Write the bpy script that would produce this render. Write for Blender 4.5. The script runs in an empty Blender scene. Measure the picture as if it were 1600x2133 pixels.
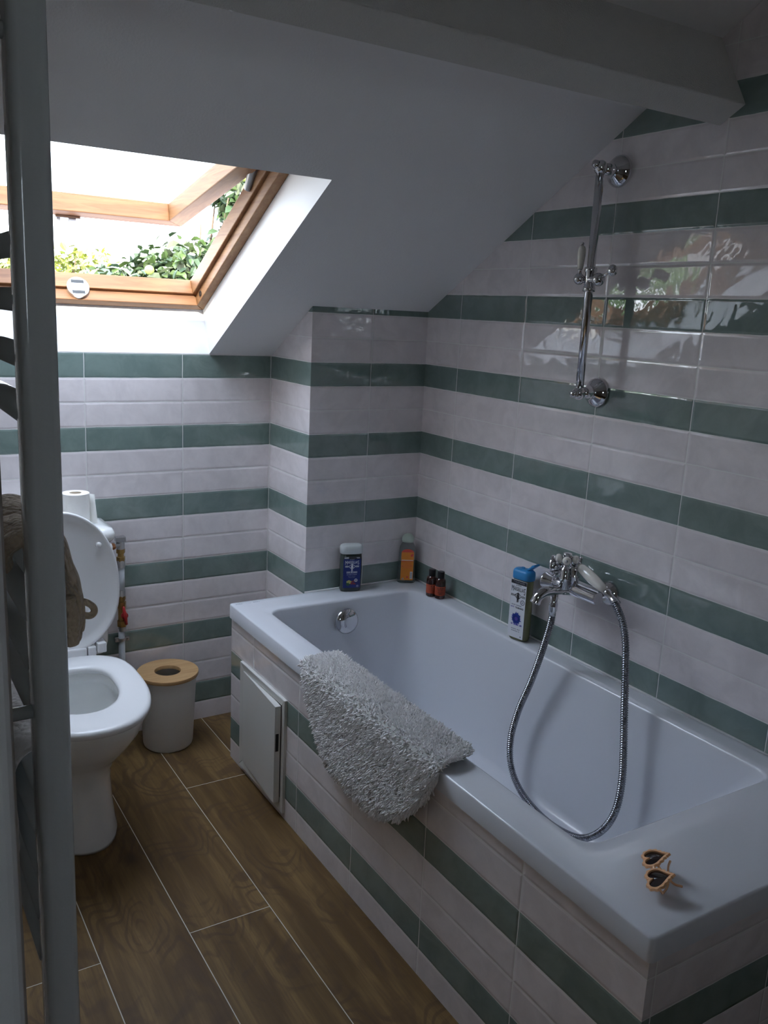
import bpy, bmesh, math, random
from mathutils import Vector, Matrix, noise
PI = math.pi
random.seed(7)
sc = bpy.context.scene
col = sc.collection

# ------------------------------------------------------------------ camera
CX, CY, CZ = -0.6294, -2.8102, 1.4616
cr = Vector((0.8513, -0.5225, 0.0481)).normalized()
cf = Vector((0.5192, 0.8256, -0.2210))
cf = (cf - cr * cf.dot(cr)).normalized()
cu = cr.cross(cf)
cam_d = bpy.data.cameras.new('camera')
cam_d.sensor_fit = 'VERTICAL'
cam_d.sensor_height = 36.0
cam_d.lens = 36.0 * 1827.18 / 2133.0
cam_d.clip_start = 0.02
cam = bpy.data.objects.new('camera', cam_d)
col.objects.link(cam)
cam.matrix_world = Matrix(((cr.x, cu.x, -cf.x, CX), (cr.y, cu.y, -cf.y, CY), (cr.z, cu.z, -cf.z, CZ), (0, 0, 0, 1)))
sc.camera = cam
# ------------------------------------------------------------------ light and exposure
SKY = 13.0
world = bpy.data.worlds.new('sky'); sc.world = world
world.use_nodes = True
wn = world.node_tree.nodes; wl = world.node_tree.links
bg = wn['Background']
tc = wn.new('ShaderNodeTexCoord'); sx = wn.new('ShaderNodeSeparateXYZ'); rp = wn.new('ShaderNodeValToRGB')
wl.new(tc.outputs['Generated'], sx.inputs[0]); wl.new(sx.outputs['Z'], rp.inputs[0])
rp.color_ramp.elements[0].position = 0.0; rp.color_ramp.elements[0].color = (0.82, 0.87, 0.95, 1)
rp.color_ramp.elements[1].position = 0.6; rp.color_ramp.elements[1].color = (0.74, 0.82, 1.0, 1)
wl.new(rp.outputs[0], bg.inputs[0]); bg.inputs[1].default_value = SKY
# low sun behind the house: it only grazes the roof and reaches the reveals of the roof window
sun_d = bpy.data.lights.new('sun', 'SUN'); sun_d.energy = 14.0; sun_d.angle = math.radians(0.6); sun_d.color = (1.0, 0.94, 0.84)
sun = bpy.data.objects.new('sun', sun_d); col.objects.link(sun); sun.location = (-3, -8, 9)
sun.rotation_euler = Vector((0.26, 0.76, -0.575)).to_track_quat('-Z', 'Y').to_euler()
sc.view_settings.view_transform = 'Standard'
sc.view_settings.look = 'None'
sc.view_settings.exposure = 0.0
sc.view_settings.gamma = 1.0
sc.view_settings.use_curve_mapping = False
sc.cycles.max_bounces = 14
sc.cycles.diffuse_bounces = 10
sc.cycles.glossy_bounces = 5
sc.cycles.transmission_bounces = 6
sc.cycles.transparent_max_bounces = 8
sc.cycles.sample_clamp_indirect = 40.0
sc.cycles.caustics_reflective = False
sc.cycles.caustics_refractive = False
sc.cycles.use_denoising = True

# ------------------------------------------------------------------ room numbers (metres)
H = 0.077; Z0 = 0.067; LT = 0.3138            # tile row height, first row, tile length
XR, XP, YP = 1.0867, 0.650, -0.300
XA, YN, ZR = 0.387, -2.0475, 0.5349           # bath front, near end, rim height
D = Vector((0, -0.8695, 0.4939)); N = Vector((0, 0.4939, 0.8695)); O = Vector((0, 0, 1.3015))
def S(x, s, n): return Vector((x, 0, 0)) + O + D * s + N * n     # point on / above the sloping ceiling

# ================================================================== materials
def new_mat(name):
    m = bpy.data.materials.new(name); m.use_nodes = True
    nt = m.node_tree
    return m, nt, nt.nodes['Principled BSDF']
def mat(name, c, rough=0.5, metal=0.0, bump=0.0, bscale=60.0, var=0.0, vscale=8.0, coat=0.0, trans=0.0, ior=1.45, sheen=0.0, sub=0.0):
    m, nt, b = new_mat(name)
    b.inputs['Base Color'].default_value = (*c, 1)
    b.inputs['Roughness'].default_value = rough
    b.inputs['Metallic'].default_value = metal
    b.inputs['IOR'].default_value = ior
    b.inputs['Coat Weight'].default_value = coat
    b.inputs['Transmission Weight'].default_value = trans
    b.inputs['Sheen Weight'].default_value = sheen
    tcn = nt.nodes.new('ShaderNodeTexCoord')
    if var > 0:
        n = nt.nodes.new('ShaderNodeTexNoise'); n.inputs['Scale'].default_value = vscale; n.inputs['Detail'].default_value = 5
        nt.links.new(tcn.outputs['Object'], n.inputs['Vector'])
        mx = nt.nodes.new('ShaderNodeMix'); mx.data_type = 'RGBA'
        mx.inputs[6].default_value = (*[max(0, v * (1 - var)) for v in c], 1)
        mx.inputs[7].default_value = (*[min(1, v * (1 + var)) for v in c], 1)
        nt.links.new(n.outputs['Fac'], mx.inputs[0]); nt.links.new(mx.outputs[2], b.inputs['Base Color'])
    if bump > 0:
        n = nt.nodes.new('ShaderNodeTexNoise'); n.inputs['Scale'].default_value = bscale; n.inputs['Detail'].default_value = 4
        nt.links.new(tcn.outputs['Object'], n.inputs['Vector'])
        bp = nt.nodes.new('ShaderNodeBump'); bp.inputs['Strength'].default_value = 1.0; bp.inputs['Distance'].default_value = bump
        nt.links.new(n.outputs['Fac'], bp.inputs['Height']); nt.links.new(bp.outputs[0], b.inputs['Normal'])
    return m

class G:
    """tiny maths graph helper"""
    def __init__(s, nt): s.nt = nt
    def m(s, op, a, b=None, c=None):
        n = s.nt.nodes.new('ShaderNodeMath'); n.operation = op
        for i, v in enumerate((a, b, c)):
            if v is None: continue
            if isinstance(v, (int, float)): n.inputs[i].default_value = v
            else: s.nt.links.new(v, n.inputs[i])
        return n.outputs[0]
    def mix(s, f, a, b):
        n = s.nt.nodes.new('ShaderNodeMix'); n.data_type = 'RGBA'
        for i, v in ((0, f), (6, a), (7, b)):
            if isinstance(v, (int, float)): n.inputs[i].default_value = v
            elif isinstance(v, tuple): n.inputs[i].default_value = (*v, 1)
            else: s.nt.links.new(v, n.inputs[i])
        return n.outputs[2]
    def noise(s, vec, scale, detail=3, rough=0.5, dist=0.0):
        n = s.nt.nodes.new('ShaderNodeTexNoise'); n.inputs['Scale'].default_value = scale
        n.inputs['Detail'].default_value = detail; n.inputs['Roughness'].default_value = rough; n.inputs['Distortion'].default_value = dist
        s.nt.links.new(vec, n.inputs['Vector']); return n.outputs['Fac']
    def comb(s, x, y, z):
        n = s.nt.nodes.new('ShaderNodeCombineXYZ')
        for i, v in enumerate((x, y, z)):
            if isinstance(v, (int, float)): n.inputs[i].default_value = v
            else: s.nt.links.new(v, n.inputs[i])
        return n.outputs[0]
    def ramp(s, f, lo, hi):
        n = s.nt.nodes.new('ShaderNodeMapRange'); n.interpolation_type = 'SMOOTHSTEP'
        n.inputs['From Min'].default_value = lo; n.inputs['From Max'].default_value = hi
        s.nt.links.new(f, n.inputs['Value']); return n.outputs[0]

def tile_material(name, ox, oy):
    """glazed hand-made-look tiles in rows: one green row, two off-white rows, white grout"""
    m, nt, b = new_mat(name); g = G(nt)
    geo = nt.nodes.new('ShaderNodeNewGeometry')
    sp = nt.nodes.new('ShaderNodeSeparateXYZ'); nt.links.new(geo.outputs['Position'], sp.inputs[0])
    sn = nt.nodes.new('ShaderNodeSeparateXYZ'); nt.links.new(geo.outputs['True Normal'], sn.inputs[0])
    isx = g.m('GREATER_THAN', g.m('ABSOLUTE', sn.outputs[0]), 0.5)
    ux = g.m('DIVIDE', g.m('SUBTRACT', sp.outputs[0], ox), LT)
    uy = g.m('DIVIDE', g.m('SUBTRACT', sp.outputs[1], oy), LT)
    u = g.m('ADD', g.m('MULTIPLY', isx, uy), g.m('MULTIPLY', g.m('SUBTRACT', 1.0, isx), ux))
    along = g.m('ADD', g.m('MULTIPLY', isx, sp.outputs[1]), g.m('MULTIPLY', g.m('SUBTRACT', 1.0, isx), sp.outputs[0]))
    # wobble of the hand-made edges
    wob = g.noise(g.comb(along, g.m('MULTIPLY', isx, 7.0), sp.outputs[2]), 22.0, 3)
    wv = g.m('MULTIPLY', g.m('SUBTRACT', wob, 0.5), 0.035)
    v = g.m('ADD', g.m('DIVIDE', g.m('SUBTRACT', sp.outputs[2], Z0), H), wv)
    u = g.m('ADD', u, g.m('MULTIPLY', wv, 0.22))
    row = g.m('FLOOR', v); cl = g.m('FLOOR', u)
    fu = g.m('FRACT', u); fv = g.m('FRACT', v)
    du = g.m('MULTIPLY', g.m('MINIMUM', fu, g.m('SUBTRACT', 1.0, fu)), LT)
    dv = g.m('MULTIPLY', g.m('MINIMUM', fv, g.m('SUBTRACT', 1.0, fv)), H)
    d = g.m('MINIMUM', du, dv)
    tilem = g.ramp(d, 0.0006, 0.0015)
    md = g.m('FLOORED_MODULO', row, 3.0)
    green = g.m('LESS_THAN', md, 0.5)
    wnz = nt.nodes.new('ShaderNodeTexWhiteNoise'); wnz.noise_dimensions = '3D'
    nt.links.new(g.comb(row, cl, isx), wnz.inputs['Vector']); rnd = wnz.outputs['Value']
    vec = g.comb(along, g.m('ADD', g.m('MULTIPLY', rnd, 9.0), g.m('MULTIPLY', isx, 3.0)), sp.outputs[2])
    cloud = g.noise(vec, 14.0, 5, 0.6, 0.6)
    gc = g.mix(g.ramp(cloud, 0.3, 0.7), (0.155, 0.210, 0.190), (0.215, 0.276, 0.252))
    gc = g.mix(g.m('MULTIPLY', rnd, 0.35), gc, (0.165, 0.232, 0.228))
    wc = g.mix(g.ramp(cloud, 0.3, 0.7), (0.69, 0.64, 0.65), (0.80, 0.745, 0.755))
    wc = g.mix(g.m('MULTIPLY', rnd, 0.3), wc, (0.71, 0.67, 0.69))
    tc_ = g.mix(green, wc, gc)
    nt.links.new(g.mix(tilem, (0.72, 0.72, 0.70), tc_), b.inputs['Base Color'])
    fine = g.noise(vec, 60.0, 3)
    nt.links.new(g.m('ADD', g.m('MULTIPLY', g.m('SUBTRACT', 1.0, tilem), 0.6), g.m('ADD', 0.015, g.m('MULTIPLY', fine, 0.03))), b.inputs['Roughness'])
    big = g.noise(vec, 9.0, 2, 0.5, 0.4)
    mid = g.noise(vec, 30.0, 1.2, 0.4, 0.5)
    pill = g.ramp(d, 0.0, 0.007)
    hgt = g.m('ADD', g.m('ADD', g.m('MULTIPLY', big, 1.1), g.m('MULTIPLY', mid, 0.30)), g.m('MULTIPLY', pill, 0.55))
    bp = nt.nodes.new('ShaderNodeBump'); bp.inputs['Strength'].default_value = 1.0; bp.inputs['Distance'].default_value = 0.0016
    nt.links.new(hgt, bp.inputs['Height']); nt.links.new(bp.outputs[0], b.inputs['Normal'])
    b.inputs['IOR'].default_value = 1.72
    return m

def plank_material():
    m, nt, b = new_mat('wood_look_floor'); g = G(nt)
    geo = nt.nodes.new('ShaderNodeNewGeometry')
    sp = nt.nodes.new('ShaderNodeSeparateXYZ'); nt.links.new(geo.outputs['Position'], sp.inputs[0])
    PW, PL = 0.2079, 1.2447
    u = g.m('DIVIDE', g.m('SUBTRACT', sp.outputs[0], 0.1932), PW)
    cl = g.m('FLOOR', u)
    odd = g.m('FLOORED_MODULO', cl, 2.0)
    off = g.m('ADD', g.m('MULTIPLY', odd, -0.6233), g.m('MULTIPLY', g.m('COMPARE', cl, -2.0, 0.5), 0.15))     # half-bond
    v = g.m('DIVIDE', g.m('SUBTRACT', sp.outputs[1], g.m('ADD', -0.4335, off)), PL)
    rw = g.m('FLOOR', v)
    fu = g.m('FRACT', u); fv = g.m('FRACT', v)
    du = g.m('MULTIPLY', g.m('MINIMUM', fu, g.m('SUBTRACT', 1.0, fu)), PW)
    dv = g.m('MULTIPLY', g.m('MINIMUM', fv, g.m('SUBTRACT', 1.0, fv)), PL)
    d = g.m('MINIMUM', du, dv)
    wnz = nt.nodes.new('ShaderNodeTexWhiteNoise'); wnz.noise_dimensions = '3D'
    nt.links.new(g.comb(cl, rw, 0.0), wnz.inputs['Vector']); rnd = wnz.outputs['Value']
    vx = g.m('ADD', sp.outputs[0], g.m('MULTIPLY', rnd, 13.0)); vy = g.m('ADD', sp.outputs[1], g.m('MULTIPLY', rnd, 5.0))
    warp = g.noise(g.comb(vx, g.m('MULTIPLY', vy, 0.55), rnd), 4.2, 2, 0.4, 0.3)
    rings = g.m('ABSOLUTE', g.m('SINE', g.m('MULTIPLY', warp, 75.0)))
    grain = g.noise(g.comb(g.m('MULTIPLY', vx, 60.0), g.m('MULTIPLY', vy, 3.0), rnd), 3.0, 5, 0.65)
    streak = g.noise(g.comb(g.m('MULTIPLY', vx, 12.0), g.m('MULTIPLY', vy, 1.2), rnd), 2.0, 3, 0.5, 0.5)
    blot = g.noise(g.comb(vx, vy, rnd), 6.0, 4, 0.6)
    vor = nt.nodes.new('ShaderNodeTexVoronoi'); vor.inputs['Scale'].default_value = 3.0
    nt.links.new(g.comb(g.m('MULTIPLY', vx, 1.4), vy, rnd), vor.inputs['Vector'])
    knot = g.m('SUBTRACT', 1.0, g.ramp(vor.outputs['Distance'], 0.03, 0.15))
    c = g.mix(g.ramp(streak, 0.3, 0.7), (0.100, 0.057, 0.019), (0.222, 0.138, 0.053))
    c = g.mix(g.m('MULTIPLY', g.ramp(blot, 0.52, 0.75), 0.4), c, (0.07, 0.040, 0.020))
    c = g.mix(g.m('MULTIPLY', g.ramp(grain, 0.35, 0.75), 0.5), c, (0.085, 0.050, 0.028))
    c = g.mix(g.m('MULTIPLY', g.m('MULTIPLY', g.ramp(rings, 0.70, 1.0), g.ramp(blot, 0.42, 0.55)), 0.6), c, (0.075, 0.044, 0.025))
    c = g.mix(g.m('MULTIPLY', knot, 0.7), c, (0.05, 0.03, 0.018))
    c = g.mix(g.m('MULTIPLY', rnd, 0.3), c, (0.12, 0.075, 0.043))
    gm = g.ramp(d, 0.0008, 0.0014)
    nt.links.new(g.mix(gm, (0.62, 0.57, 0.50), c), b.inputs['Base Color'])
    b.inputs['Roughness'].default_value = 0.5; b.inputs['Specular IOR Level'].default_value = 0.16
    bp = nt.nodes.new('ShaderNodeBump'); bp.inputs['Distance'].default_value = 0.0008
    nt.links.new(g.m('ADD', g.m('MULTIPLY', gm, 1.0), g.m('MULTIPLY', grain, 0.5)), bp.inputs['Height']); nt.links.new(bp.outputs[0], b.inputs['Normal'])
    return m

def wood_material(name, c1, c2, axis, rough=0.4, coat=0.3):
    m, nt, b = new_mat(name); g = G(nt)
    tcn = nt.nodes.new('ShaderNodeTexCoord')
    sp = nt.nodes.new('ShaderNodeSeparateXYZ'); nt.links.new(tcn.outputs['Object'], sp.inputs[0])
    k = [40.0, 40.0, 40.0]; k[axis] = 3.0
    v = g.comb(g.m('MULTIPLY', sp.outputs[0], k[0]), g.m('MULTIPLY', sp.outputs[1], k[1]), g.m('MULTIPLY', sp.outputs[2], k[2]))
    gr = g.noise(v, 1.6, 6, 0.6, 0.8)
    nt.links.new(g.mix(g.ramp(gr, 0.3, 0.7), c1, c2), b.inputs['Base Color'])
    b.inputs['Roughness'].default_value = rough; b.inputs['Coat Weight'].default_value = coat; b.inputs['Coat Roughness'].default_value = 0.25
    bp = nt.nodes.new('ShaderNodeBump'); bp.inputs['Distance'].default_value = 0.0006
    nt.links.new(gr, bp.inputs['Height']); nt.links.new(bp.outputs[0], b.inputs['Normal'])
    return m

def glass_pane_material():
    m = bpy.data.materials.new('window_glass'); m.use_nodes = True
    nt = m.node_tree; nt.nodes.clear()
    out = nt.nodes.new('ShaderNodeOutputMaterial'); mx = nt.nodes.new('ShaderNodeMixShader')
    tr = nt.nodes.new('ShaderNodeBsdfTransparent'); gl = nt.nodes.new('ShaderNodeBsdfGlossy'); fr = nt.nodes.new('ShaderNodeFresnel')
    tr.inputs[0].default_value = (0.92, 0.95, 0.95, 1); gl.inputs['Roughness'].default_value = 0.02; 
    gb = nt.nodes.new('ShaderNodeNewGeometry'); mm = nt.nodes.new('ShaderNodeMath'); mm.operation = 'MULTIPLY_ADD'
    mm.inputs[1].default_value = 1 / 1.5 - 1.5; mm.inputs[2].default_value = 1.5      # a thin pane: same Fresnel from both faces
    nt.links.new(gb.outputs['Backfacing'], mm.inputs[0]); nt.links.new(mm.outputs[0], fr.inputs[0])
    nt.links.new(fr.outputs[0], mx.inputs[0]); nt.links.new(tr.outputs[0], mx.inputs[1]); nt.links.new(gl.outputs[0], mx.inputs[2])
    nt.links.new(mx.outputs[0], out.inputs[0]); return m

def leaf_material(name, c1, c2, c3):
    m, nt, b = new_mat(name); g = G(nt)
    geo = nt.nodes.new('ShaderNodeNewGeometry')
    r = geo.outputs['Random Per Island']
    c = g.mix(g.ramp(r, 0.0, 0.6), c1, c2); c = g.mix(g.ramp(r, 0.7, 1.0), c, c3)
    nt.links.new(c, b.inputs['Base Color']); b.inputs['Roughness'].default_value = 0.38
    b.inputs['Transmission Weight'].default_value = 0.0
    return m

def terry_material(name, c, scale=260.0, bump=0.004):
    m, nt, b = new_mat(name); g = G(nt)
    tcn = nt.nodes.new('ShaderNodeTexCoord')
    vor = nt.nodes.new('ShaderNodeTexVoronoi'); vor.inputs['Scale'].default_value = scale
    nt.links.new(tcn.outputs['Object'], vor.inputs['Vector'])
    n = g.noise(tcn.outputs['Object'], scale * 0.4, 4)
    nt.links.new(g.mix(n, tuple(v * 0.85 for v in c), tuple(min(1, v * 1.15) for v in c)), b.inputs['Base Color'])
    b.inputs['Roughness'].default_value = 0.95; b.inputs['Sheen Weight'].default_value = 0.3
    bp = nt.nodes.new('ShaderNodeBump'); bp.inputs['Distance'].default_value = bump
    nt.links.new(g.m('ADD', g.m('SUBTRACT', 1.0, vor.outputs['Distance']), n), bp.inputs['Height']); nt.links.new(bp.outputs[0], b.inputs['Normal'])
    return m

M = {}
M['tile_side'] = tile_material('glazed_tiles_side_wall', 0.3339, -0.4862)
M['tile_pillar'] = tile_material('glazed_tiles_pillar', 0.8714, 0.0)
M['tile_back'] = tile_material('glazed_tiles_back_wall', 0.3339, 0.0)
M['tile_bath'] = tile_material('glazed_tiles_bath_front', 0.7235, -0.4831)
M['floor'] = plank_material()
M['plaster'] = mat('white_ceiling_paint', (0.80, 0.80, 0.81), 0.75, bump=0.0006, bscale=180, var=0.02, vscale=3)
M['reveal'] = mat('white_reveal_paint', (0.86, 0.86, 0.86), 0.6, bump=0.0003, bscale=120)
M['beam'] = mat('textured_beam_paint', (0.60, 0.60, 0.58), 0.85, bump=0.0014, bscale=300, var=0.03, vscale=20)
M['wallpaint'] = mat('beige_wall_paint', (0.38, 0.35, 0.31), 0.8)
M['jamb'] = mat('grey_white_jamb_paint', (0.55, 0.55, 0.54), 0.5, bump=0.001, bscale=40, var=0.12, vscale=30)
M['dark'] = mat('outside_render', (0.45, 0.42, 0.38), 0.9)
M['acrylic'] = mat('white_bath_acrylic', (0.67, 0.685, 0.73), 0.17, coat=0.3)
M['ceramic'] = mat('white_sanitary_ceramic', (0.80, 0.80, 0.79), 0.08, coat=0.4)
M['seatplastic'] = mat('white_seat_plastic', (0.80, 0.80, 0.81), 0.22)
M['hosemetal'] = mat('dark_chrome_hose', (0.30, 0.31, 0.34), 0.16, metal=1.0)
M['chrome'] = mat('polished_chrome', (0.66, 0.66, 0.68), 0.06, metal=1.0)
M['steel'] = mat('brushed_steel', (0.55, 0.55, 0.56), 0.3, metal=1.0)
M['brass'] = mat('brass', (0.45, 0.29, 0.11), 0.32, metal=1.0, var=0.2, vscale=60)
M['copper'] = mat('copper', (0.62, 0.30, 0.16), 0.3, metal=1.0)
M['porcelain'] = mat('white_porcelain', (0.80, 0.77, 0.70), 0.12, coat=0.5)
M['enamel'] = mat('white_radiator_enamel', (0.50, 0.53, 0.53), 0.18, coat=0.5, bump=0.0004, bscale=50)
M['hatch'] = mat('white_painted_metal', (0.64, 0.63, 0.60), 0.32)
M['gapshade'] = mat('void_shade_paint', (0.02, 0.02, 0.02), 0.9)
M['silicone'] = mat('white_silicone', (0.78, 0.78, 0.78), 0.4)
M['framewood_x'] = wood_material('varnished_pine_rail', (0.17, 0.068, 0.026), (0.26, 0.120, 0.050), 0, 0.55, 0.0)
M['framewood_y'] = wood_material('varnished_pine_stile', (0.20, 0.088, 0.033), (0.29, 0.150, 0.062), 1, 0.55, 0.0)
M['alu'] = mat('grey_aluminium_cladding', (0.30, 0.30, 0.30), 0.4, metal=0.6)
M['glass'] = glass_pane_material()
M['binwood'] = wood_material('bamboo_lid', (0.46, 0.27, 0.12), (0.56, 0.35, 0.17), 0, 0.45, 0.0)
M['binbody'] = mat('white_bin_plastic', (0.70, 0.69, 0.67), 0.45, bump=0.0008, bscale=15)
M['paper'] = mat('toilet_paper', (0.88, 0.87, 0.84), 0.95, bump=0.0006, bscale=160)
M['card'] = mat('cardboard', (0.45, 0.36, 0.26), 0.9)
M['pvc'] = mat('grey_white_pipe', (0.55, 0.57, 0.60), 0.35)
M['redplastic'] = mat('red_lever', (0.45, 0.03, 0.03), 0.3)
M['black'] = mat('black_plastic', (0.012, 0.012, 0.014), 0.35)
M['amber'] = mat('dark_amber_glass', (0.035, 0.008, 0.005), 0.08, coat=0.6)
M['redlabel'] = mat('red_orange_label', (0.42, 0.075, 0.035), 0.6, var=0.15, vscale=120)
M['blacklabel'] = mat('black_print', (0.02, 0.02, 0.025), 0.6)
M['whiteprint'] = mat('white_print', (0.70, 0.72, 0.78), 0.6)
M['navylabel'] = mat('navy_blue_label', (0.006, 0.02, 0.16), 0.35)
M['whitelabel'] = mat('white_label', (0.78, 0.80, 0.84), 0.4)
M['orangelabel'] = mat('orange_label', (0.78, 0.27, 0.035), 0.5, var=0.12, vscale=30)
M['pinklabel'] = mat('coral_label', (0.72, 0.10, 0.08), 0.5)
M['blueflower'] = mat('cornflower_blue', (0.02, 0.05, 0.30), 0.5, var=0.5, vscale=120)
M['violet'] = mat('violet_print', (0.10, 0.08, 0.40), 0.5)
M['yellowprint'] = mat('pale_yellow_print', (0.55, 0.52, 0.18), 0.5)
M['redprint'] = mat('dark_red_print', (0.30, 0.03, 0.02), 0.5)
M['greenprint'] = mat('dark_green_print', (0.03, 0.10, 0.04), 0.5)
M['greyprint'] = mat('grey_print', (0.30, 0.31, 0.36), 0.5)
M['darkgel'] = mat('dark_olive_gel_bottle', (0.035, 0.05, 0.045), 0.15, coat=0.3)
M['olivegel'] = mat('olive_oil_gel_bottle', (0.17, 0.18, 0.09), 0.14, coat=0.4)
M['clearplastic'] = mat('clear_bottle_plastic', (0.72, 0.80, 0.78), 0.05, trans=0.92, ior=1.2)
M['frostcap'] = mat('frosted_white_cap', (0.62, 0.66, 0.66), 0.4)
M['greencap'] = mat('pale_green_cap', (0.48, 0.56, 0.48), 0.4)
M['bluecap'] = mat('sky_blue_cap', (0.04, 0.28, 0.62), 0.35)
M['peach'] = mat('peach_plastic_frame', (0.86, 0.48, 0.25), 0.25, coat=0.4)
M['lens'] = mat('dark_brown_lens', (0.012, 0.005, 0.005), 0.03, coat=0.5)
M['mat'] = mat('pale_grey_cotton_pile', (0.82, 0.80, 0.80), 0.95, var=0.14, vscale=90, sheen=0.3)
M['matback'] = mat('mat_backing', (0.42, 0.42, 0.40), 0.9, bump=0.001, bscale=300)
M['beige'] = terry_material('beige_terry', (0.52, 0.41, 0.29), 170, 0.0034)
M['greytowel'] = terry_material('pale_grey_terry', (0.82, 0.80, 0.79), 190, 0.002)
M['bark'] = mat('bark', (0.12, 0.08, 0.05), 0.9, var=0.3, vscale=20)
M['leaf'] = leaf_material('broad_green_leaves', (0.030, 0.055, 0.032), (0.062, 0.100, 0.026), (0.15, 0.17, 0.10))
M['leafy'] = leaf_material('yellow_green_leaves', (0.13, 0.17, 0.030), (0.20, 0.22, 0.035), (0.28, 0.28, 0.06))
M['leafg'] = leaf_material('bright_green_leaves', (0.10, 0.19, 0.06), (0.18, 0.30, 0.10), (0.26, 0.36, 0.16))
M['fruit'] = mat('pale_green_fruit', (0.17, 0.20, 0.05), 0.4)
M['grass'] = mat('pale_gravel', (0.38, 0.36, 0.32), 0.9, var=0.3, vscale=3)

# ================================================================== mesh helpers
def link(name, me, m=None, parent=None, smooth=False):
    o = bpy.data.objects.new(name, me); col.objects.link(o)
    if m is not None:
        for mm in (m if isinstance(m, (list, tuple)) else [m]): me.materials.append(mm)
    if smooth:
        for p in me.polygons: p.use_smooth = True
    if parent is not None: o.parent = parent
    return o
def pyd(name, v, f, m=None, parent=None, smooth=False, fix=True):
    me = bpy.data.meshes.new(name); me.from_pydata([tuple(x) for x in v], [], f)
    if fix:
        bm = bmesh.new(); bm.from_mesh(me); bmesh.ops.recalc_face_normals(bm, faces=bm.faces); bm.to_mesh(me); bm.free()
    me.update()
    return link(name, me, m, parent, smooth)
class MB:
    def __init__(s): s.v = []; s.f = []
    def add(s, v, f):
        n = len(s.v); s.v += [Vector(x) for x in v]; s.f += [tuple(i + n for i in q) for q in f]
    def box(s, lo, hi, mtx=None):
        x0, y0, z0 = lo; x1, y1, z1 = hi
        v = [Vector(p) for p in ((x0,y0,z0),(x1,y0,z0),(x1,y1,z0),(x0,y1,z0),(x0,y0,z1),(x1,y0,z1),(x1,y1,z1),(x0,y1,z1))]
        if mtx is not None: v = [mtx @ p for p in v]
        s.add(v, [(3,2,1,0),(4,5,6,7),(0,1,5,4),(1,2,6,5),(2,3,7,6),(3,0,4,7)])
    def hexa(s, p):  # eight points, bottom loop then top loop
        s.add(p, [(3,2,1,0),(4,5,6,7),(0,1,5,4),(1,2,6,5),(2,3,7,6),(3,0,4,7)])
    def loft(s, loops, cap0=True, cap1=True, closed=True):
        n = len(loops[0]); base = len(s.v)
        for l in loops: s.v += [Vector(p) for p in l]
        for i in range(len(loops) - 1):
            for j in range(n if closed else n - 1):
                a = base + i * n + j; b = base + i * n + (j + 1) % n
                s.f.append((a, b, b + n, a + n))
        if cap0: s.f.append(tuple(base + j for j in reversed(range(n))))
        if cap1: s.f.append(tuple(base + (len(loops) - 1) * n + j for j in range(n)))
    def lathe(s, prof, mtx=None, seg=32, cap0=True, cap1=True):
        mtx = mtx or Matrix.Identity(4); L = []
        for r, z in prof:
            L.append([mtx @ Vector((r * math.cos(2*PI*k/seg), r * math.sin(2*PI*k/seg), z)) for k in range(seg)])
        s.loft(L, cap0, cap1)
    def tube(s, pts, rad, seg=16, caps=True):
        pts = [Vector(p) for p in pts]; L = []
        t = (pts[1] - pts[0]).normalized()
        up = Vector((0, 0, 1)) if abs(t.z) < 0.9 else Vector((1, 0, 0))
        a = t.cross(up).normalized()
        for i, p in enumerate(pts):
            tt = (pts[min(i+1, len(pts)-1)] - pts[max(i-1, 0)]).normalized()
            a = (a - tt * a.dot(tt)).normalized(); b = tt.cross(a)
            r = rad[i] if isinstance(rad, (list, tuple)) else rad
            L.append([p + (a * math.cos(2*PI*k/seg) + b * math.sin(2*PI*k/seg)) * r for k in range(seg)])
        s.loft(L, caps, caps)
    def sphere(s, c, r, seg=20, rings=12, mtx=None):
        prof = [(max(1e-5, r * math.sin(PI * i / rings)), -r * math.cos(PI * i / rings)) for i in range(rings + 1)]
        T = Matrix.Translation(Vector(c)) @ (mtx or Matrix.Identity(4)); s.lathe(prof, T, seg)
    def build(s, name, m=None, parent=None, smooth=False, fix=True, bevel=0.0, auto=False, bseg=2):
        o = pyd(name, s.v, s.f, m, parent, smooth, fix)
        if bevel > 0:
            bv = o.modifiers.new('bevel', 'BEVEL'); bv.width = bevel; bv.segments = bseg; bv.limit_method = 'ANGLE'; bv.angle_limit = math.radians(35)
            bv.harden_normals = False
        if auto: autosmooth(o)
        return o
def autosmooth(o, ang=35):
    bm = bmesh.new(); bm.from_mesh(o.data)
    for e in bm.edges:
        e.smooth = not (len(e.link_faces) == 2 and e.calc_face_angle(0) > math.radians(ang))
    for f in bm.faces: f.smooth = True
    bm.to_mesh(o.data); bm.free()
def empty(name, loc, label, cat, group=None, rot=None):
    o = bpy.data.objects.new(name, None); col.objects.link(o); o.location = loc
    o.empty_display_size = 0.05
    if rot is not None: o.rotation_euler = rot
    o['label'] = label; o['category'] = cat
    if group: o['group'] = group
    return o
def tag(o, label, cat, group=None):
    o['label'] = label; o['category'] = cat
    if group: o['group'] = group
    return o
def struct(o): o['kind'] = 'structure'; return o
def rot_to(axis, up=Vector((0, 0, 1))):
    """matrix whose local z points along axis"""
    z = Vector(axis).normalized()
    if abs(z.dot(up)) > 0.98: up = Vector((1, 0, 0))
    x = up.cross(z).normalized(); y = z.cross(x)
    return Matrix(((x.x, y.x, z.x, 0), (x.y, y.y, z.y, 0), (x.z, y.z, z.z, 0), (0, 0, 0, 1)))
def TR(loc, axis): return Matrix.Translation(Vector(loc)) @ rot_to(axis)
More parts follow.
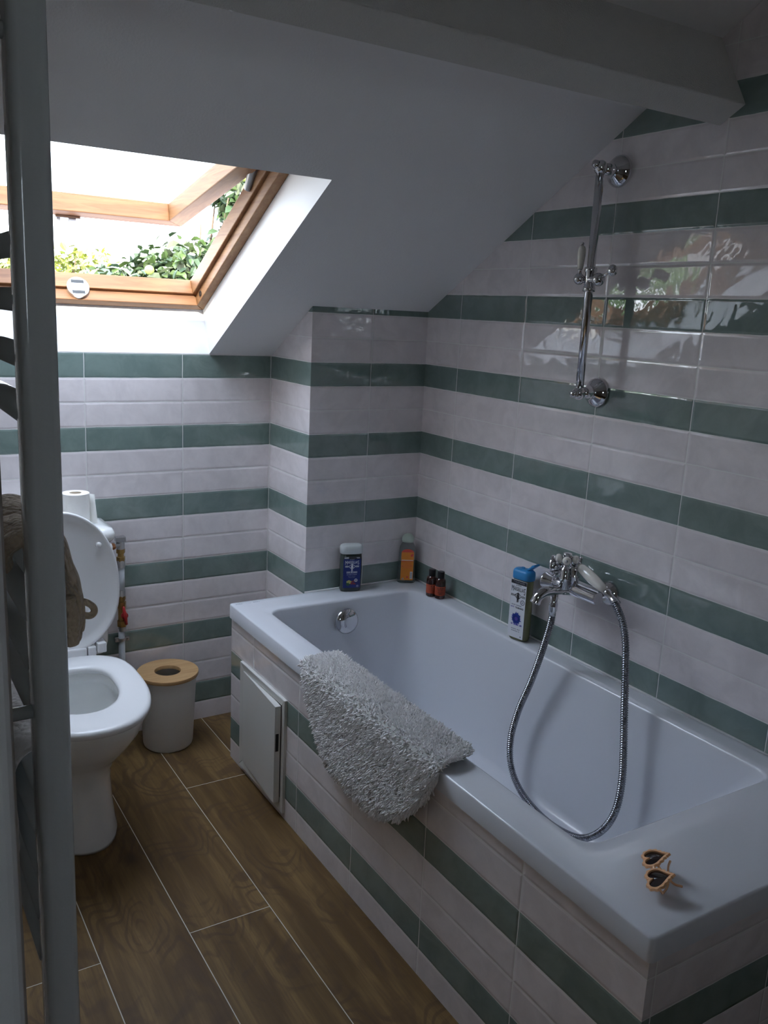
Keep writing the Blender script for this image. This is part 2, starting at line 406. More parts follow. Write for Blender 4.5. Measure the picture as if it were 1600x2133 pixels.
def catmull(pts, n=12):
    P = [Vector(p) for p in pts]; P = [P[0] * 2 - P[1]] + P + [P[-1] * 2 - P[-2]]; out = []
    for i in range(1, len(P) - 2):
        for k in range(n):
            t = k / n; a, b, c, d = P[i-1], P[i], P[i+1], P[i+2]
            out.append(0.5 * ((2*b) + (c-a)*t + (2*a-5*b+4*c-d)*t*t + (3*b-a-3*c+d)*t*t*t))
    out.append(P[-2]); return out
def rrect(x0, x1, y0, y1, r, z, n=6):
    """rounded rectangle loop, counter clockwise, 4*(n+1) points"""
    L = []
    for cx, cy, a0 in ((x1-r, y1-r, 0), (x0+r, y1-r, 90), (x0+r, y0+r, 180), (x1-r, y0+r, 270)):
        for k in range(n + 1):
            a = math.radians(a0 + 90 * k / n); L.append(Vector((cx + r*math.cos(a), cy + r*math.sin(a), z)))
    return L
def text(body, mtx, size, m, parent, name='lettering', sx=1.0, ext=0.0002, align='CENTER', offset=0.0):
    cu_ = bpy.data.curves.new(name, 'FONT'); cu_.body = body; cu_.size = size; cu_.align_x = align; cu_.align_y = 'CENTER'
    cu_.extrude = ext; cu_.resolution_u = 3; cu_.offset = offset
    t = bpy.data.objects.new(name, cu_); col.objects.link(t)
    bpy.context.view_layer.update()
    dg = bpy.context.evaluated_depsgraph_get()
    me = bpy.data.meshes.new_from_object(t.evaluated_get(dg)); me.transform(mtx @ Matrix.Diagonal((sx, 1, 1, 1)))
    bpy.data.objects.remove(t); bpy.data.curves.remove(cu_)
    return link(name, me, m, parent)

# ================================================================== the room
mb = MB(); mb.box((-1.95, -4.3, -0.12), (1.25, 0.25, 0.0)); struct(mb.build('floor', M['floor']))
# back wall under the skylight
mb = MB(); mb.box((-1.95, 0.0, -0.1), (1.25, 0.20, 1.3015)); struct(mb.build('wall_back', M['tile_back']))
mb = MB(); mb.box((XR, -4.3, -0.1), (1.25, 0.0, 2.5)); struct(mb.build('wall_right', M['tile_side']))
mb = MB(); mb.box((-1.95, -4.3, -0.1), (-1.85, 0.0, 2.5))
for lo, hi in (((-1.85, -4.3, -0.1), (-1.15, -4.2, 2.5)), ((-0.70, -4.3, -0.1), (1.0867, -4.2, 2.5)), ((-1.15, -4.3, -0.1), (-0.70, -4.2, 1.35)), ((-1.15, -4.3, 1.85), (-0.70, -4.2, 2.5))): mb.box(lo, hi)
struct(mb.build('wall_near', M['wallpaint']))
# added window, unseen behind the camera, to brighten the near radiator tube and beam
fill_win = bpy.data.objects.new('added_fill_window', None); col.objects.link(fill_win); fill_win.location = (-0.925, -4.25, 1.6); fill_win['kind'] = 'structure'
mb = MB()
for lo, hi in (((-.225, -.03, -.25), (.225, .03, -.21)), ((-.225, -.03, .21), (.225, .03, .25)), ((-.225, -.03, -.21), (-.185, .03, .21)), ((.185, -.03, -.21), (.225, .03, .21))): mb.box(lo, hi)
mb.build('fill_window_frame', M['reveal'], fill_win)
mb = MB(); mb.box((-.19, -.003, -.215), (.19, .003, .215)); mb.build('glass_pane', M['glass'], fill_win)
mb = MB(); mb.box((-1.85, -2.365, 0.0), (-0.5655, 0.0, 2.46)); struct(mb.build('wall_left', M['wallpaint'], bevel=0.006))
# upright jamb board on the end of the left wall, beside the camera
mb = MB(); mb.box((-0.72, -2.385, 0.0), (-0.5695, -2.365, 2.44)); struct(mb.build('trim_1', M['jamb'], bevel=0.006, bseg=3))
# tiled boxed-in pillar in the corner
mb = MB()
def zs(y): return 1.3015 - 0.568 * y
mb.hexa([(XP, YP, 0), (XR, YP, 0), (XR, 0, 0), (XP, 0, 0), (XP, YP, zs(YP)+.02), (XR, YP, zs(YP)+.02), (XR, 0, zs(0)+.02), (XP, 0, zs(0)+.02)])
struct(mb.build('wall_pillar', M['tile_pillar']))
# ceiling slab with the skylight opening
WX0, WX1, S_TOP = -0.389, 0.425, 0.9466
SL = 2.3254; TH = 0.215
mb = MB()
def quad(a, b, c, d): mb.add([a, b, c, d], [(0, 1, 2, 3)])
xs = [-1.95, WX0, WX1, 1.25]; sl = [-0.30, 0.0, S_TOP, SL]; su = [-0.30, 0.02, 0.93, SL]
for n, ss in ((0.0, sl), (TH, su)):
    for i in range(3):
        for j in range(3):
            if i == 1 and j == 1: continue
            if n == 0.0 and j == 0: continue
            quad(S(xs[i], ss[j], n), S(xs[i+1], ss[j], n), S(xs[i+1], ss[j+1], n), S(xs[i], ss[j+1], n))
ceil = mb.build('ceiling', M['plaster'], fix=False)
struct(ceil)
# flat part of the ceiling over the camera
mb = MB(); zc = S(0, SL, 0).z; yc = S(0, SL, 0).y
mb.box((-1.95, -4.3, zc), (1.25, yc, zc + 0.2)); struct(mb.build('ceiling_flat', M['plaster'])).name = 'ceiling'
# reveals of the opening
mb = MB()
for a, b in (((WX0, 0.0), (WX1, 0.0)), ((WX1, 0.0), (WX1, S_TOP)), ((WX1, S_TOP), (WX0, S_TOP)), ((WX0, S_TOP), (WX0, 0.0))):
    f = lambda q: {0.0: 0.02, S_TOP: 0.93}[q]
    mb.add([S(a[0], a[1], 0), S(b[0], b[1], 0), S(b[0], f(b[1]), TH), S(a[0], f(a[1]), TH)], [(0, 1, 2, 3)])
struct(mb.build('trim_2', M['reveal'], fix=False))
# purlin beam across the slope, square to the rafters
mb = MB()
def BP(y, z): return [(-1.95, y, z), (1.0867, y, z)]
p0 = (-1.4056, 1.9026); p1 = (-1.468, 1.9379); up = (0.4939 * 0.2, 0.8695 * 0.2)
pts = [p0, p1, (p1[0] + up[0], p1[1] + up[1]), (p0[0] + up[0], p0[1] + up[1])]
mb.hexa([(-1.95, *p0), (1.0867, *p0), (1.0867, *p1), (-1.95, *p1), (-1.95, *pts[3]), (1.0867, *pts[3]), (1.0867, *pts[2]), (-1.95, *pts[2])])
struct(mb.build('trim_3', M['beam'], bevel=0.003))
# outside edges that keep daylight out of the room shell
mb = MB()
mb.hexa([S(-1.95, -0.30, 0.0), S(1.25, -0.30, 0.0), S(1.25, -0.30, TH), S(-1.95, -0.30, TH), S(-1.95, -0.02, 0.0), S(1.25, -0.02, 0.0), S(1.25, -0.31, TH), S(-1.95, -0.31, TH)])
struct(mb.build('trim_4', M['dark']))
mb = MB()
for x0, x1 in ((-2.0, -1.95), (1.25, 1.30)):
    mb.hexa([(x0, -4.35, -0.1), (x1, -4.35, -0.1), (x1, 0.3, -0.1), (x0, 0.3, -0.1), (x0, -4.35, 2.75), (x1, -4.35, 2.75), (x1, 0.3, 2.75), (x0, 0.3, 2.75)])
struct(mb.build('wall_outer', M['dark']))
mb = MB(); mb.box((-30, -30, -3.0), (30, 30, -2.9)); struct(mb.build('ground', M['grass']))
# silicone bead where the bath meets the tiles
mb = MB()
mb.tube([(XP, YP-0.001, ZR+.001), (XR, YP-0.001, ZR+.001)], 0.0035, 8); mb.tube([(XR-.001, YP, ZR+.001), (XR-.001, YN, ZR+.001)], 0.0035, 8)
struct(mb.build('trim_5', M['silicone'], smooth=True))

# ================================================================== skylight
FS0, FS1 = 0.02, 0.93
sky_w = empty('roof_window', S(0.018, 0.47, 0.17), 'varnished pine roof window in the sloping ceiling, opened outwards at the bottom', 'window')
sky_w['kind'] = 'structure'; sky_w.name = 'window_1'
inv = Matrix.Translation(-sky_w.location)
def W(v): return Vector(v) - sky_w.location
def ring_part(name, side, m):
    mb = MB()
    for (o0, i0, n0, n1) in ((0.0, 0.030, 0.150, 0.19), (0.0, 0.043, 0.185, 0.235)):
        if side == 'bottom':
            p = [(WX0+o0, FS0+o0), (WX1-o0, FS0+o0), (WX1-i0, FS0+i0), (WX0+i0, FS0+i0)]
        elif side == 'top':
            p = [(WX0+o0, FS1-o0), (WX1-o0, FS1-o0), (WX1-i0, FS1-i0), (WX0+i0, FS1-i0)]
        elif side == 'right':
            p = [(WX1-o0, FS0+o0), (WX1-o0, FS1-o0), (WX1-i0, FS1-i0), (WX1-i0, FS0+i0)]
        else:
            p = [(WX0+o0, FS0+o0), (WX0+o0, FS1-o0), (WX0+i0, FS1-i0), (WX0+i0, FS0+i0)]
        mb.hexa([W(S(x, s, n0)) for x, s in p] + [W(S(x, s, n1)) for x, s in p])
    return mb.build(name, m, sky_w, bevel=0.0025)
for sd in ('bottom', 'right', 'left', 'top'):
    ring_part('frame_rail' if sd in ('bottom', 'top') else 'frame_stile', sd, M['framewood_x'] if sd in ('bottom', 'top') else M['framewood_y'])
# sash, hinged at the top of the frame, tilted 19 degrees outwards
HA = math.radians(19.1); HS, HN = 0.875, 0.178
def Q(x, a, b):   # a = distance down the sash from the hinge, b = thickness coordinate outwards
    e1 = -D * math.cos(HA) + N * math.sin(HA); e2 = N * math.cos(HA) + D * math.sin(HA)
    return W(S(x, HS, HN) + e1 * a + e2 * b)
SX0, SX1, SA0, SA1 = -0.336, 0.372, -0.03, 0.815
def sash_part(name, pts, b0, b1, m, bev=0.003):
    mb = MB(); mb.hexa([Q(x, a, b0) for x, a in pts] + [Q(x, a, b1) for x, a in pts]); return mb.build(name, m, sky_w, bevel=bev)
w = 0.062
for (o_, i_, b0, b1) in ((0.0, 0.058, -0.036, 0.020),):
    sash_part('sash_rail', [(SX0, SA1), (SX1, SA1), (SX1-i_, SA1-i_), (SX0+i_, SA1-i_)], b0, b1, M['framewood_x'])
    sash_part('sash_rail', [(SX0, SA0), (SX1, SA0), (SX1-i_, SA0+i_), (SX0+i_, SA0+i_)], b0, b1, M['framewood_x'])
    sash_part('sash_stile', [(SX1, SA0), (SX1, SA1), (SX1-i_, SA1-i_), (SX1-i_, SA0+i_)], b0, b1, M['framewood_y'])
    sash_part('sash_stile', [(SX0, SA0), (SX0, SA1), (SX0+i_, SA1-i_), (SX0+i_, SA0+i_)], b0, b1, M['framewood_y'])
# lower lip of the sash
sash_part('sash_lip', [(SX0-.01, SA1-0.015), (SX1+.01, SA1-0.015), (SX1+.01, SA1+0.012), (SX0-.01, SA1+0.012)], 0.000, 0.021, M['framewood_x'])
mb = MB(); mb.hexa([Q(x, a, .006) for x, a in ((SX0+.05, SA0+.05), (SX1-.05, SA0+.05), (SX1-.05, SA1-.05), (SX0+.05, SA1-.05))] + [Q(x, a, .010) for x, a in ((SX0+.05, SA0+.05), (SX1-.05, SA0+.05), (SX1-.05, SA1-.05), (SX0+.05, SA1-.05))])
mb.build('glass_pane', M['glass'], sky_w)
# handle fitting under the lower rail
mb = MB(); cxw = 0.018
mb.hexa([Q(x, a, b) for b in (-0.044, -0.036) for x, a in ((cxw-.045, SA1-.012), (cxw+.030, SA1-.012), (cxw+.030, SA1+.004), (cxw-.045, SA1+.004))])
mb.hexa([Q(x, a, b) for b in (-0.088, -0.040) for x, a in ((cxw-.006, SA1-.008), (cxw+.018, SA1-.008), (cxw+.018, SA1+.004), (cxw-.006, SA1+.004))])
mb.hexa([Q(x, a, b) for b in (-0.060, -0.040) for x, a in ((cxw-.040, SA1-.005), (cxw-.028, SA1-.005), (cxw-.028, SA1+.003), (cxw-.040, SA1+.003))])
mb.build('handle', M['steel'], sky_w, bevel=0.0015)
# round striker plate on the bottom rail, with two slots
mb = MB(); cpl = W(S(cxw, FS0 + 0.0435, 0.186)); e_ = D
mb.lathe([(0.0001, -0.014), (0.033, -0.014), (0.033, 0.0012), (0.0001, 0.0012)], Matrix.Translation(cpl) @ rot_to(D, Vector((1, 0, 0))), 32)
pl = mb.build('striker_plate', M['steel'], sky_w, auto=True)
mb = MB()
for dn in (-0.018, 0.018):
    c = cpl + N * dn + D * 0.0008
    mb.hexa([c + Vector((x, 0, 0)) + N * b + D * a for a in (0, 0.0008) for x, b in ((-.019, -.0055), (.019, -.0055), (.019, .0055), (-.019, .0055))])
sl_ = mb.build('slot', M['black'], pl)
# dark hinge arm near the top of the right stile
mb = MB()
a0 = W(S(0.376, 0.60, 0.205)); a1 = W(S(0.376, 0.74, 0.235))
mb.tube([a0, a0.lerp(a1, .5) + N * 0.012, a1], [0.010, 0.016, 0.012], 10)
mb.build('hinge', M['alu'], sky_w, smooth=True)
# grommet in the right stile
mb = MB(); mb.lathe([(0.009, 0), (0.009, 0.002), (0.005, 0.002), (0.005, 0.0)], Matrix.Translation(W(S(WX1-0.0305, FS0+.075, 0.168))) @ rot_to((-1, 0, 0)), 20, False, False)
mb.build('grommet', M['black'], sky_w)

# ================================================================== bath
bath = empty('bathtub', (0.737, -1.174, 0), 'white rectangular built-in bathtub with a wide near end, against the tiled wall', 'bathtub')
def B(v): return Vector(v) - bath.location
NS = 8
IX0, IX1, IY0, IY1 = 0.470, 1.017, -1.812, -0.412
def rr(x0, x1, y0, y1, r, z): return [B(p) for p in rrect(x0, x1, y0, y1, r, z, NS)]
loops = [rr(XA-.006, XR-.001, YN, YP-.001, .010, 0.490), rr(XA-.006, XR-.001, YN, YP-.001, .010, 0.494),
         rr(XA-.006, XR-.001, YN, YP-.001, .010, ZR-.004), rr(XA-.0045, XR-.002, YN+.0015, YP-.002, .010, ZR-.001), rr(XA-.001, XR-.004, YN+.005, YP-.005, .010, ZR)]
for k in range(1, 4):
    t = k / 4; loops.append(rr(XA + (IX0-XA)*t*.93, XR - (XR-IX1)*t*.93, YN + (IY0-YN)*t*.93, YP - (YP-IY1)*t*.93, .02 + .02*t, ZR - .001*t))
loops += [rr(IX0-.006, IX1+.006, IY0-.006, IY1+.006, .046, ZR-.0015), rr(IX0-.002, IX1+.002, IY0-.002, IY1+.002, .044, ZR-.0035), rr(IX0, IX1, IY0, IY1, .044, ZR-.009)]
FX0, FX1, FY0, FY1, FZ = 0.520, 0.978, -1.52, -0.475, 0.118
for t in (.06, .2, .4, .6, .78, .9):
    loops.append(rr(IX0+(FX0-IX0)*t, IX1+(FX1-IX1)*t, IY0+(FY0-IY0)*t, IY1+(FY1-IY1)*t, .044+.05*t, ZR-.009+(FZ+.03-ZR+.009)*t/.9 if t <= .9 else 0))
x0, x1, y0, y1 = IX0+(FX0-IX0)*.9, IX1+(FX1-IX1)*.9, IY0+(FY0-IY0)*.9, IY1+(FY1-IY1)*.9
for ins, dz in ((.006, .018), (.018, .008), (.036, .002), (.06, 0.0)):
    loops.append(rr(x0+ins, x1-ins, y0+ins, y1-ins, .089, FZ+dz))
mb = MB(); mb.loft(loops, False, True)
shell = mb.build('tub_shell', M['acrylic'], bath, smooth=True)
# underside lip
mb = MB(); mb.loft([rr(XA-.006, XR-.001, YN, YP-.001, .010, 0.490), rr(XA+.012, XR-.02, YN+.018, YP-.02, .010, 0.490)], False, False)
mb.build('rim_underside', M['acrylic'], bath)
# overflow disc on the far end
mb = MB(); mb.lathe([(0.0001, .026), (0.012, .026), (0.030, .024), (0.040, .018), (0.043, .012), (0.040, .004), (0.030, 0.0), (0.028, -.01)][::-1], Matrix.Translation(B((0.737, -0.430, 0.467))) @ rot_to((0, -0.98, 0.13)), 36, False, True)
mb.build('overflow_knob', M['chrome'], bath, smooth=True)
# faint grey printed mark on the far left corner of the rim
mk = Matrix.Translation(B((0.437, -0.322, ZR+.0001)))
mb = MB()
for k in range(4):
    for q in (-.030, .030): mb.box((q + k*.0058 - .0105, -.0032, -.0001), (q + k*.0058 - .0070, .0032 - .0018*(k % 2), .0001), mk)
for k in range(10):
    a0 = .35 + k*.26; a1 = a0 + .2; mb.add([mk @ Vector((r*math.cos(a), r*math.sin(a)*(-.8), .00012)) for r, a in ((.010, a0), (.010, a1), (.0082, a1), (.0082, a0))], [(0, 1, 2, 3)])
mb.build('maker_mark', M['greyprint'], bath, fix=False)
# tiled front, near end and far end panels
surround = empty('bath_surround', (0.40, -1.17, 0), 'striped green and off-white tiled panels boxing in the bathtub', 'bath panel')
def SV(v): return Vector(v) - surround.location
HY0, HY1, HZ0, HZ1 = -0.724, -0.398, 0.020, 0.375    # access hatch opening
mb = MB()
for lo, hi in (((XA+.003, YN+.008, 0), (XA+.022, HY0, 0.495)), ((XA+.003, HY0, HZ1), (XA+.022, HY1, 0.495)), ((XA+.003, HY0, 0), (XA+.022, HY1, HZ0)), ((XA+.003, HY1, 0), (XA+.022, YP-.004, 0.495))):
    mb.box(SV(lo), SV(hi))
mb.build('front_panel', M['tile_bath'], surround)
mb = MB(); mb.box(SV((XA+.022, YN+.008, 0)), SV((XR-.001, YN+.03, 0.495))); mb.build('end_panel', M['tile_bath'], surround)
mb = MB(); mb.box(SV((XA+.022, YP-.03, 0)), SV((XP+.0, YP-.004, 0.495))); mb.build('end_panel', M['tile_bath'], surround)
mb = MB(); mb.box(SV((XA+.003, YN+.009, 0.487)), SV((XA+.03, YP-.006, 0.4899))); mb.build('filler_strip', M['silicone'], surround)
# access hatch with its door ajar
hatch = empty('access_hatch', (XA, -0.56, 0.2), 'white metal access hatch in the tiled bath front, its door slightly ajar', 'hatch')
def HV(v): return Vector(v) - hatch.location
mb = MB(); fw = 0.024; X0 = XA - .006; X1 = XA + .01
A, Bq, Cq, Dq = (HY0, HZ0), (HY1, HZ0), (HY1, HZ1), (HY0, HZ1)
inn = lambda p: (p[0] + (fw if p[0] == HY0 else -fw), p[1] + (fw if p[1] == HZ0 else -fw))
for p, q in ((A, Bq), (Bq, Cq), (Cq, Dq), (Dq, A)):
    pi_, qi = inn(p), inn(q)
    mb.hexa([HV((X0, *p)), HV((X0, *q)), HV((X0+.003, *qi)), HV((X0+.003, *pi_)), HV((X1, *p)), HV((X1, *q)), HV((X1, *qi)), HV((X1, *pi_))])
mb.build('hatch_frame', M['hatch'], hatch, bevel=0.002)
mb = MB(); mb.box(HV((XA+.03, HY0+.005, HZ0+.005)), HV((XA+.034, HY1-.005, HZ1-.005))); mb.build('recess_shade_sheet', M['gapshade'], hatch)  # near-black sheet, paints in the shade behind the ajar door
dl = HY1 - fw - .001; dw = (HY1 - HY0) - 2*fw - .002; ang = math.radians(3.6)
Tm = Matrix.Translation(HV((X0+.001, dl, HZ0))) @ Matrix.Rotation(-ang, 4, 'Z')
mb = MB(); mb.box((0, -dw, fw+.001), (.0015, 0, HZ1-HZ0-fw-.001), Tm)
mb.box((0, -dw, fw+.001), (.018, -dw+.0015, HZ1-HZ0-fw-.001), Tm); mb.box((0, -dw, HZ1-HZ0-fw-.0025), (.018, 0, HZ1-HZ0-fw-.001), Tm); mb.box((0, -dw, fw+.001), (.018, 0, fw+.0025), Tm)
door = mb.build('hatch_door', M['hatch'], hatch, bevel=0.0007)
mb = MB(); mb.box((.003, -dw-.0008, 0.19), (.012, -dw, 0.245), Tm); mb.build('latch', M['black'], door)

# ================================================================== toilet
toilet = empty('toilet', (-0.138, -0.35, 0), 'white close-coupled toilet under the roof window, lid up, behind the towel radiator', 'toilet')
TX = -0.138
def TV(v): return Vector(v) - toilet.location
def egg(hw, yf, yb, z, n=48, back=0.6, cx=TX, pw=2.25):
    """loop: rounded front at yf (towards the camera), flatter back at yb"""
    L = []; ym = yb + (yf - yb) * 0.42
    for k in range(n):
        a = 2 * PI * k / n; c, s = math.cos(a), math.sin(a)
        e = 2 / pw if s < 0 else 2 / 3.2
        x = hw * math.copysign(abs(c) ** e, c); yy = abs(s) ** e
        L.append(TV((cx + x, ym + (yf - ym) * yy if s < 0 else ym + (yb - ym) * yy, z)))
    return L
mb = MB()
prof = [(0.108, -.640, -.215, 0.0), (0.108, -.640, -.215, 0.008), (0.103, -.632, -.215, 0.03), (0.099, -.615, -.21, 0.10), (0.100, -.600, -.205, 0.16), (0.108, -.605, -.20, 0.20),
        (0.128, -.640, -.20, 0.245), (0.152, -.690, -.20, 0.29), (0.170, -.725, -.20, 0.33), (0.180, -.745, -.20, 0.365), (0.183, -.752, -.20, 0.388), (0.180, -.750, -.202, 0.396), (0.172, -.742, -.21, 0.399)]
Ls = [egg(a, f, b, z) for a, f, b, z in prof]
inner = [(0.125, -.655, -.325, 0.399), (0.119, -.648, -.332, 0.390), (0.117, -.646, -.336, 0.365), (0.124, -.652, -.328, 0.360), (0.118, -.640, -.33, 0.32), (0.100, -.60, -.335, 0.26), (0.075, -.54, -.34, 0.205), (0.05, -.47, -.345, 0.17), (0.02, -.42, -.37, 0.155)]
Ls += [egg(a, f, b, z) for a, f, b, z in inner]
mb.loft(Ls, True, True); bowl = mb.build('bowl', M['ceramic'], toilet, smooth=True)
mb = MB(); mb.loft([egg(0.066, -.515, -.345, 0.192), egg(0.066, -.515, -.345, 0.1925)], True, True); mb.build('water', mat('toilet_water', (0.35, 0.42, 0.44), 0.03), bowl)
# seat ring
mb = MB()
o_ = lambda z, g=0: egg(0.186 - g, -.772 + g, -.258 - g, z, pw=2.3)
i_ = lambda z, g=0: egg(0.110 + g, -.648 - g, -.352 + g, z, pw=2.1)
loops = [o_(0.400, .004), o_(0.404), o_(0.413), o_(0.419, .004), o_(0.4215, .012), i_(0.4215, .014), i_(0.418, .004), i_(0.412), i_(0.404), i_(0.400, .004)]
n = len(loops[0]); mb.loft(loops + [loops[0]], False, False)
mb.build('seat', M['seatplastic'], toilet, smooth=True)
# lid, raised against the cistern
lid = []
def lidloop(g, t, zoff=0):
    """lid outline in its own plane: u sideways, w up from hinge, t thickness towards the camera"""
    L = []; Wd, Ht = 0.190 - g, 0.435
    tilt = math.radians(2.2)
    for k in range(56):
        a = 2 * PI * k / 56; c, s = math.cos(a), math.sin(a)
        wc = 0.195
        if s >= 0: x = Wd * math.copysign(abs(c) ** (2/2.2), c); w_ = wc + (Ht - wc - g) * abs(s) ** (2/2.2)
        else: x = Wd * math.copysign(abs(c) ** (2/3.4), c) * (1 - .22 * abs(s) ** 2.0); w_ = wc - (wc - g) * abs(s) ** (2/2.6)
        y = -.240 + w_ * math.sin(tilt) - t * math.cos(tilt); z = 0.425 + w_ * math.cos(tilt) + t * math.sin(tilt) * 1.0
        L.append(TV((TX + x, y, z)))
    return L
mb = MB(); loops = [lidloop(.012, -.004), lidloop(.003, -.001), lidloop(0, .006), lidloop(.001, .014), lidloop(.005, .016), lidloop(.010, .014), lidloop(.016, .008), lidloop(.03, .0055), lidloop(.06, .005)]
mb.loft(loops, True, True); lido = mb.build('lid', M['seatplastic'], toilet, smooth=True)
for sx_ in (-1, 1):
    mb = MB(); mb.lathe([(0.009, 0), (0.009, .010), (0.006, .014), (0.0001, .0145)], Matrix.Translation(TV((TX + sx_*0.132, -.2325, 0.750))) @ rot_to((0, -1, .04)), 16); mb.build('bumper', M['seatplastic'], lido, smooth=True)
mb = MB(); mb.box(TV((TX-.125, -.262, 0.402)), TV((TX+.085, -.232, 0.440))); mb.box(TV((TX+.088, -.264, 0.398)), TV((TX+.112, -.230, 0.442))); mb.box(TV((TX+.115, -.268, 0.420)), TV((TX+.142, -.225, 0.452)))
mb.build('hinge', M['seatplastic'], toilet, bevel=.004, bseg=3)
# cistern
def cloop(hw, y0, y1, z, r=.03): return [TV(p) for p in rrect(TX-hw, TX+hw, y0, y1, r, z, 6)]
mb = MB(); mb.loft([cloop(.165, -.185, -.02, .385), cloop(.172, -.19, -.018, .42), cloop(.180, -.195, -.015, .60), cloop(.184, -.197, -.014, .745)])
cis = mb.build('cistern', M['ceramic'], toilet, auto=True)
mb = MB(); mb.loft([cloop(.184, -.197, -.012, .740), cloop(.196, -.206, -.010, .752, .035), cloop(.197, -.207, -.010, .768, .035), cloop(.190, -.200, -.012, .782, .035), cloop(.165, -.18, -.02, .789, .03), cloop(.10, -.13, -.05, .791, .03)])
mb.build('cistern_lid', M['ceramic'], toilet, smooth=True)
# toilet roll on the cistern
tr = empty('toilet_roll', (-0.0424, -0.120, 0.7895), 'white toilet paper roll standing on the cistern with a loose end', 'toilet roll')
R0 = 0.0405; mb = MB(); mb.lathe([(0.018, 0.0), (R0-.001, 0.0), (R0, .001), (R0, .097), (R0-.001, .098), (0.018, .098), (0.0178, .05)], None, 40, False, False); mb.loft([[Vector((.0178*math.cos(2*PI*k/40), .0178*math.sin(2*PI*k/40), z)) for k in range(40)] for z in (0, .098)], False, False)
mb.build('paper', M['paper'], tr, auto=True)
mb = MB(); mb.lathe([(0.0175, 0.002), (0.0175, .097), (0.0168, .097), (0.0168, 0.002), (0.0175, .002)], None, 32, False, False); mb.build('core', M['card'], tr, smooth=True)
mb = MB(); L = []
for z, o in ((0.001, .004), (0.03, .002), (0.06, 0), (0.092, -.002)):
    row = [Vector((R0*math.cos(a)+.0006, R0*math.sin(a), z)) for a in (1.3, 1.0, .7, .4)] + [Vector((R0+.004+o*.5, -.002, z)), Vector((R0+.010+o, -.010, z)), Vector((R0+.015+o*1.4, -.014, z))]
    L.append(row)
mb.loft(L, False, False, closed=False); lf = mb.build('loose_sheet', M['paper'], tr, smooth=True)
md_ = lf.modifiers.new('thick', 'SOLIDIFY'); md_.thickness = 0.0006
# water supply with valves
wp = empty('water_pipe', (0.113, -0.035, 0), 'white water pipe with brass fittings and red lever valve beside the toilet', 'pipe')
def PV(v): return Vector(v) - wp.location
px, py = 0.113, -0.035
mb = MB(); mb.tube([PV((px-.003, py, 0.0)), PV((px-.002, py, 0.40))], .0105, 16); mb.build('pipe', M['pvc'], wp, smooth=True); mb = MB(); mb.tube([PV((px, py, 0.50)), PV((px+.001, py, 0.63))], .0105, 16); mb.build('pipe', M['pvc'], wp, smooth=True)
def nut(mb, z0, z1, r, seg=6, x=px): mb.lathe([(r, z0), (r, z1)], Matrix.Translation(PV((x, py, 0))), seg)
for z_a, z_b, r_s in ((.392, .412, .0125), (.512, .535, .0125), (.612, .636, .0135)):
    mb = MB(); nut(mb, z_a, z_b, r_s, 16); mb.build('sleeve', M['steel'], wp)
mb = MB(); nut(mb, .408, .430, .0155); nut(mb, .430, .475, .0120, 16); nut(mb, .472, .494, .0150); nut(mb, .494, .503, .0095, 16); nut(mb, .500, .514, .0140); mb.build('brass_valve', M['brass'], wp, bevel=.001)
mb = MB(); nut(mb, .633, .648, .0145); nut(mb, .646, .662, .0100, 16); nut(mb, .660, .674, .0145); mb.build('brass_union', M['brass'], wp, bevel=.001)
mb = MB(); nut(mb, .672, .712, .0125, 16); mb.box(PV((px-.018, py-.016, .700)), PV((px+.014, py+.010, .716)))
mb.tube([PV((px-.002, py-.002, .690)), PV((px-.026, py-.010, .688))], .0095, 14); mb.build('angle_valve', M['steel'], wp, bevel=.0015)
mb = MB(); mb.tube([PV((px-.024, py-.010, .688)), PV((px-.036, py-.014, .687))], .0115, 6); mb.build('union_nut', M['copper'], wp)
mb = MB(); mb.tube([PV((px-.035, py-.014, .687)), PV((px-.058, py-.02, .686))], .013, 14); mb.build('cistern_connector', M['seatplastic'], wp, smooth=True)
mb = MB(); mb.tube([PV((px+.004, py-.012, .450)), PV((px+.004, py-.022, .450))], .011, 16); mb.tube([PV((px+.000, py-.021, .482)), PV((px+.004, py-.023, .450)), PV((px+.009, py-.021, .420))], [.0035, .007, .0045], 10)
rv = mb.build('red_lever', M['redplastic'], wp, smooth=True)
mb = MB(); mb.lathe([(.005, 0), (.005, .003)], TR(PV((px+.004, py-.0215, .450)), (0, -1, 0)), 6); mb.build('screw', M['steel'], rv)
mb = MB(); mb.lathe([(.0125, .358), (.0125, .368)], Matrix.Translation(PV((px-.002, py, 0))), 16); mb.box(PV((px-.024, py-.004, .356)), PV((px-.012, py+.004, .370))); mb.box(PV((px+.010, py-.004, .356)), PV((px+.022, py+.004, .370)))
mb.tube([PV((px-.002, py, .363)), PV((px-.002, 0.002, .363))], .003, 8); mb.tube([PV((px+.017, py-.01, .363)), PV((px+.017, py+.01, .363))], .003, 8); mb.tube([PV((px-.020, py-.01, .363)), PV((px-.020, py+.01, .363))], .003, 8)
mb.build('pipe_clip', M['steel'], wp)

# ================================================================== waste bin
bn = empty('waste_bin', (0.238, -0.122, 0), 'white round waste bin with a bamboo lid and round hole, beside the toilet', 'bin')
mb = MB(); mb.lathe([(.0001, .004), (.070, .004), (.076, .0), (.080, .004), (.0825, .012), (.094, .250), (.092, .250), (.0805, .014), (.0001, .010)], None, 56, False, False); mb.build('bin_body', M['binbody'], bn, auto=True)
mb = MB(); mb.lathe([(.043, .250), (.1005, .250), (.1012, .2515), (.1012, .2605), (.1005, .262), (.0435, .262), (.043, .2612), (.043, .250)], None, 64, False, False); mb.build('bin_lid', M['binwood'], bn, auto=True)

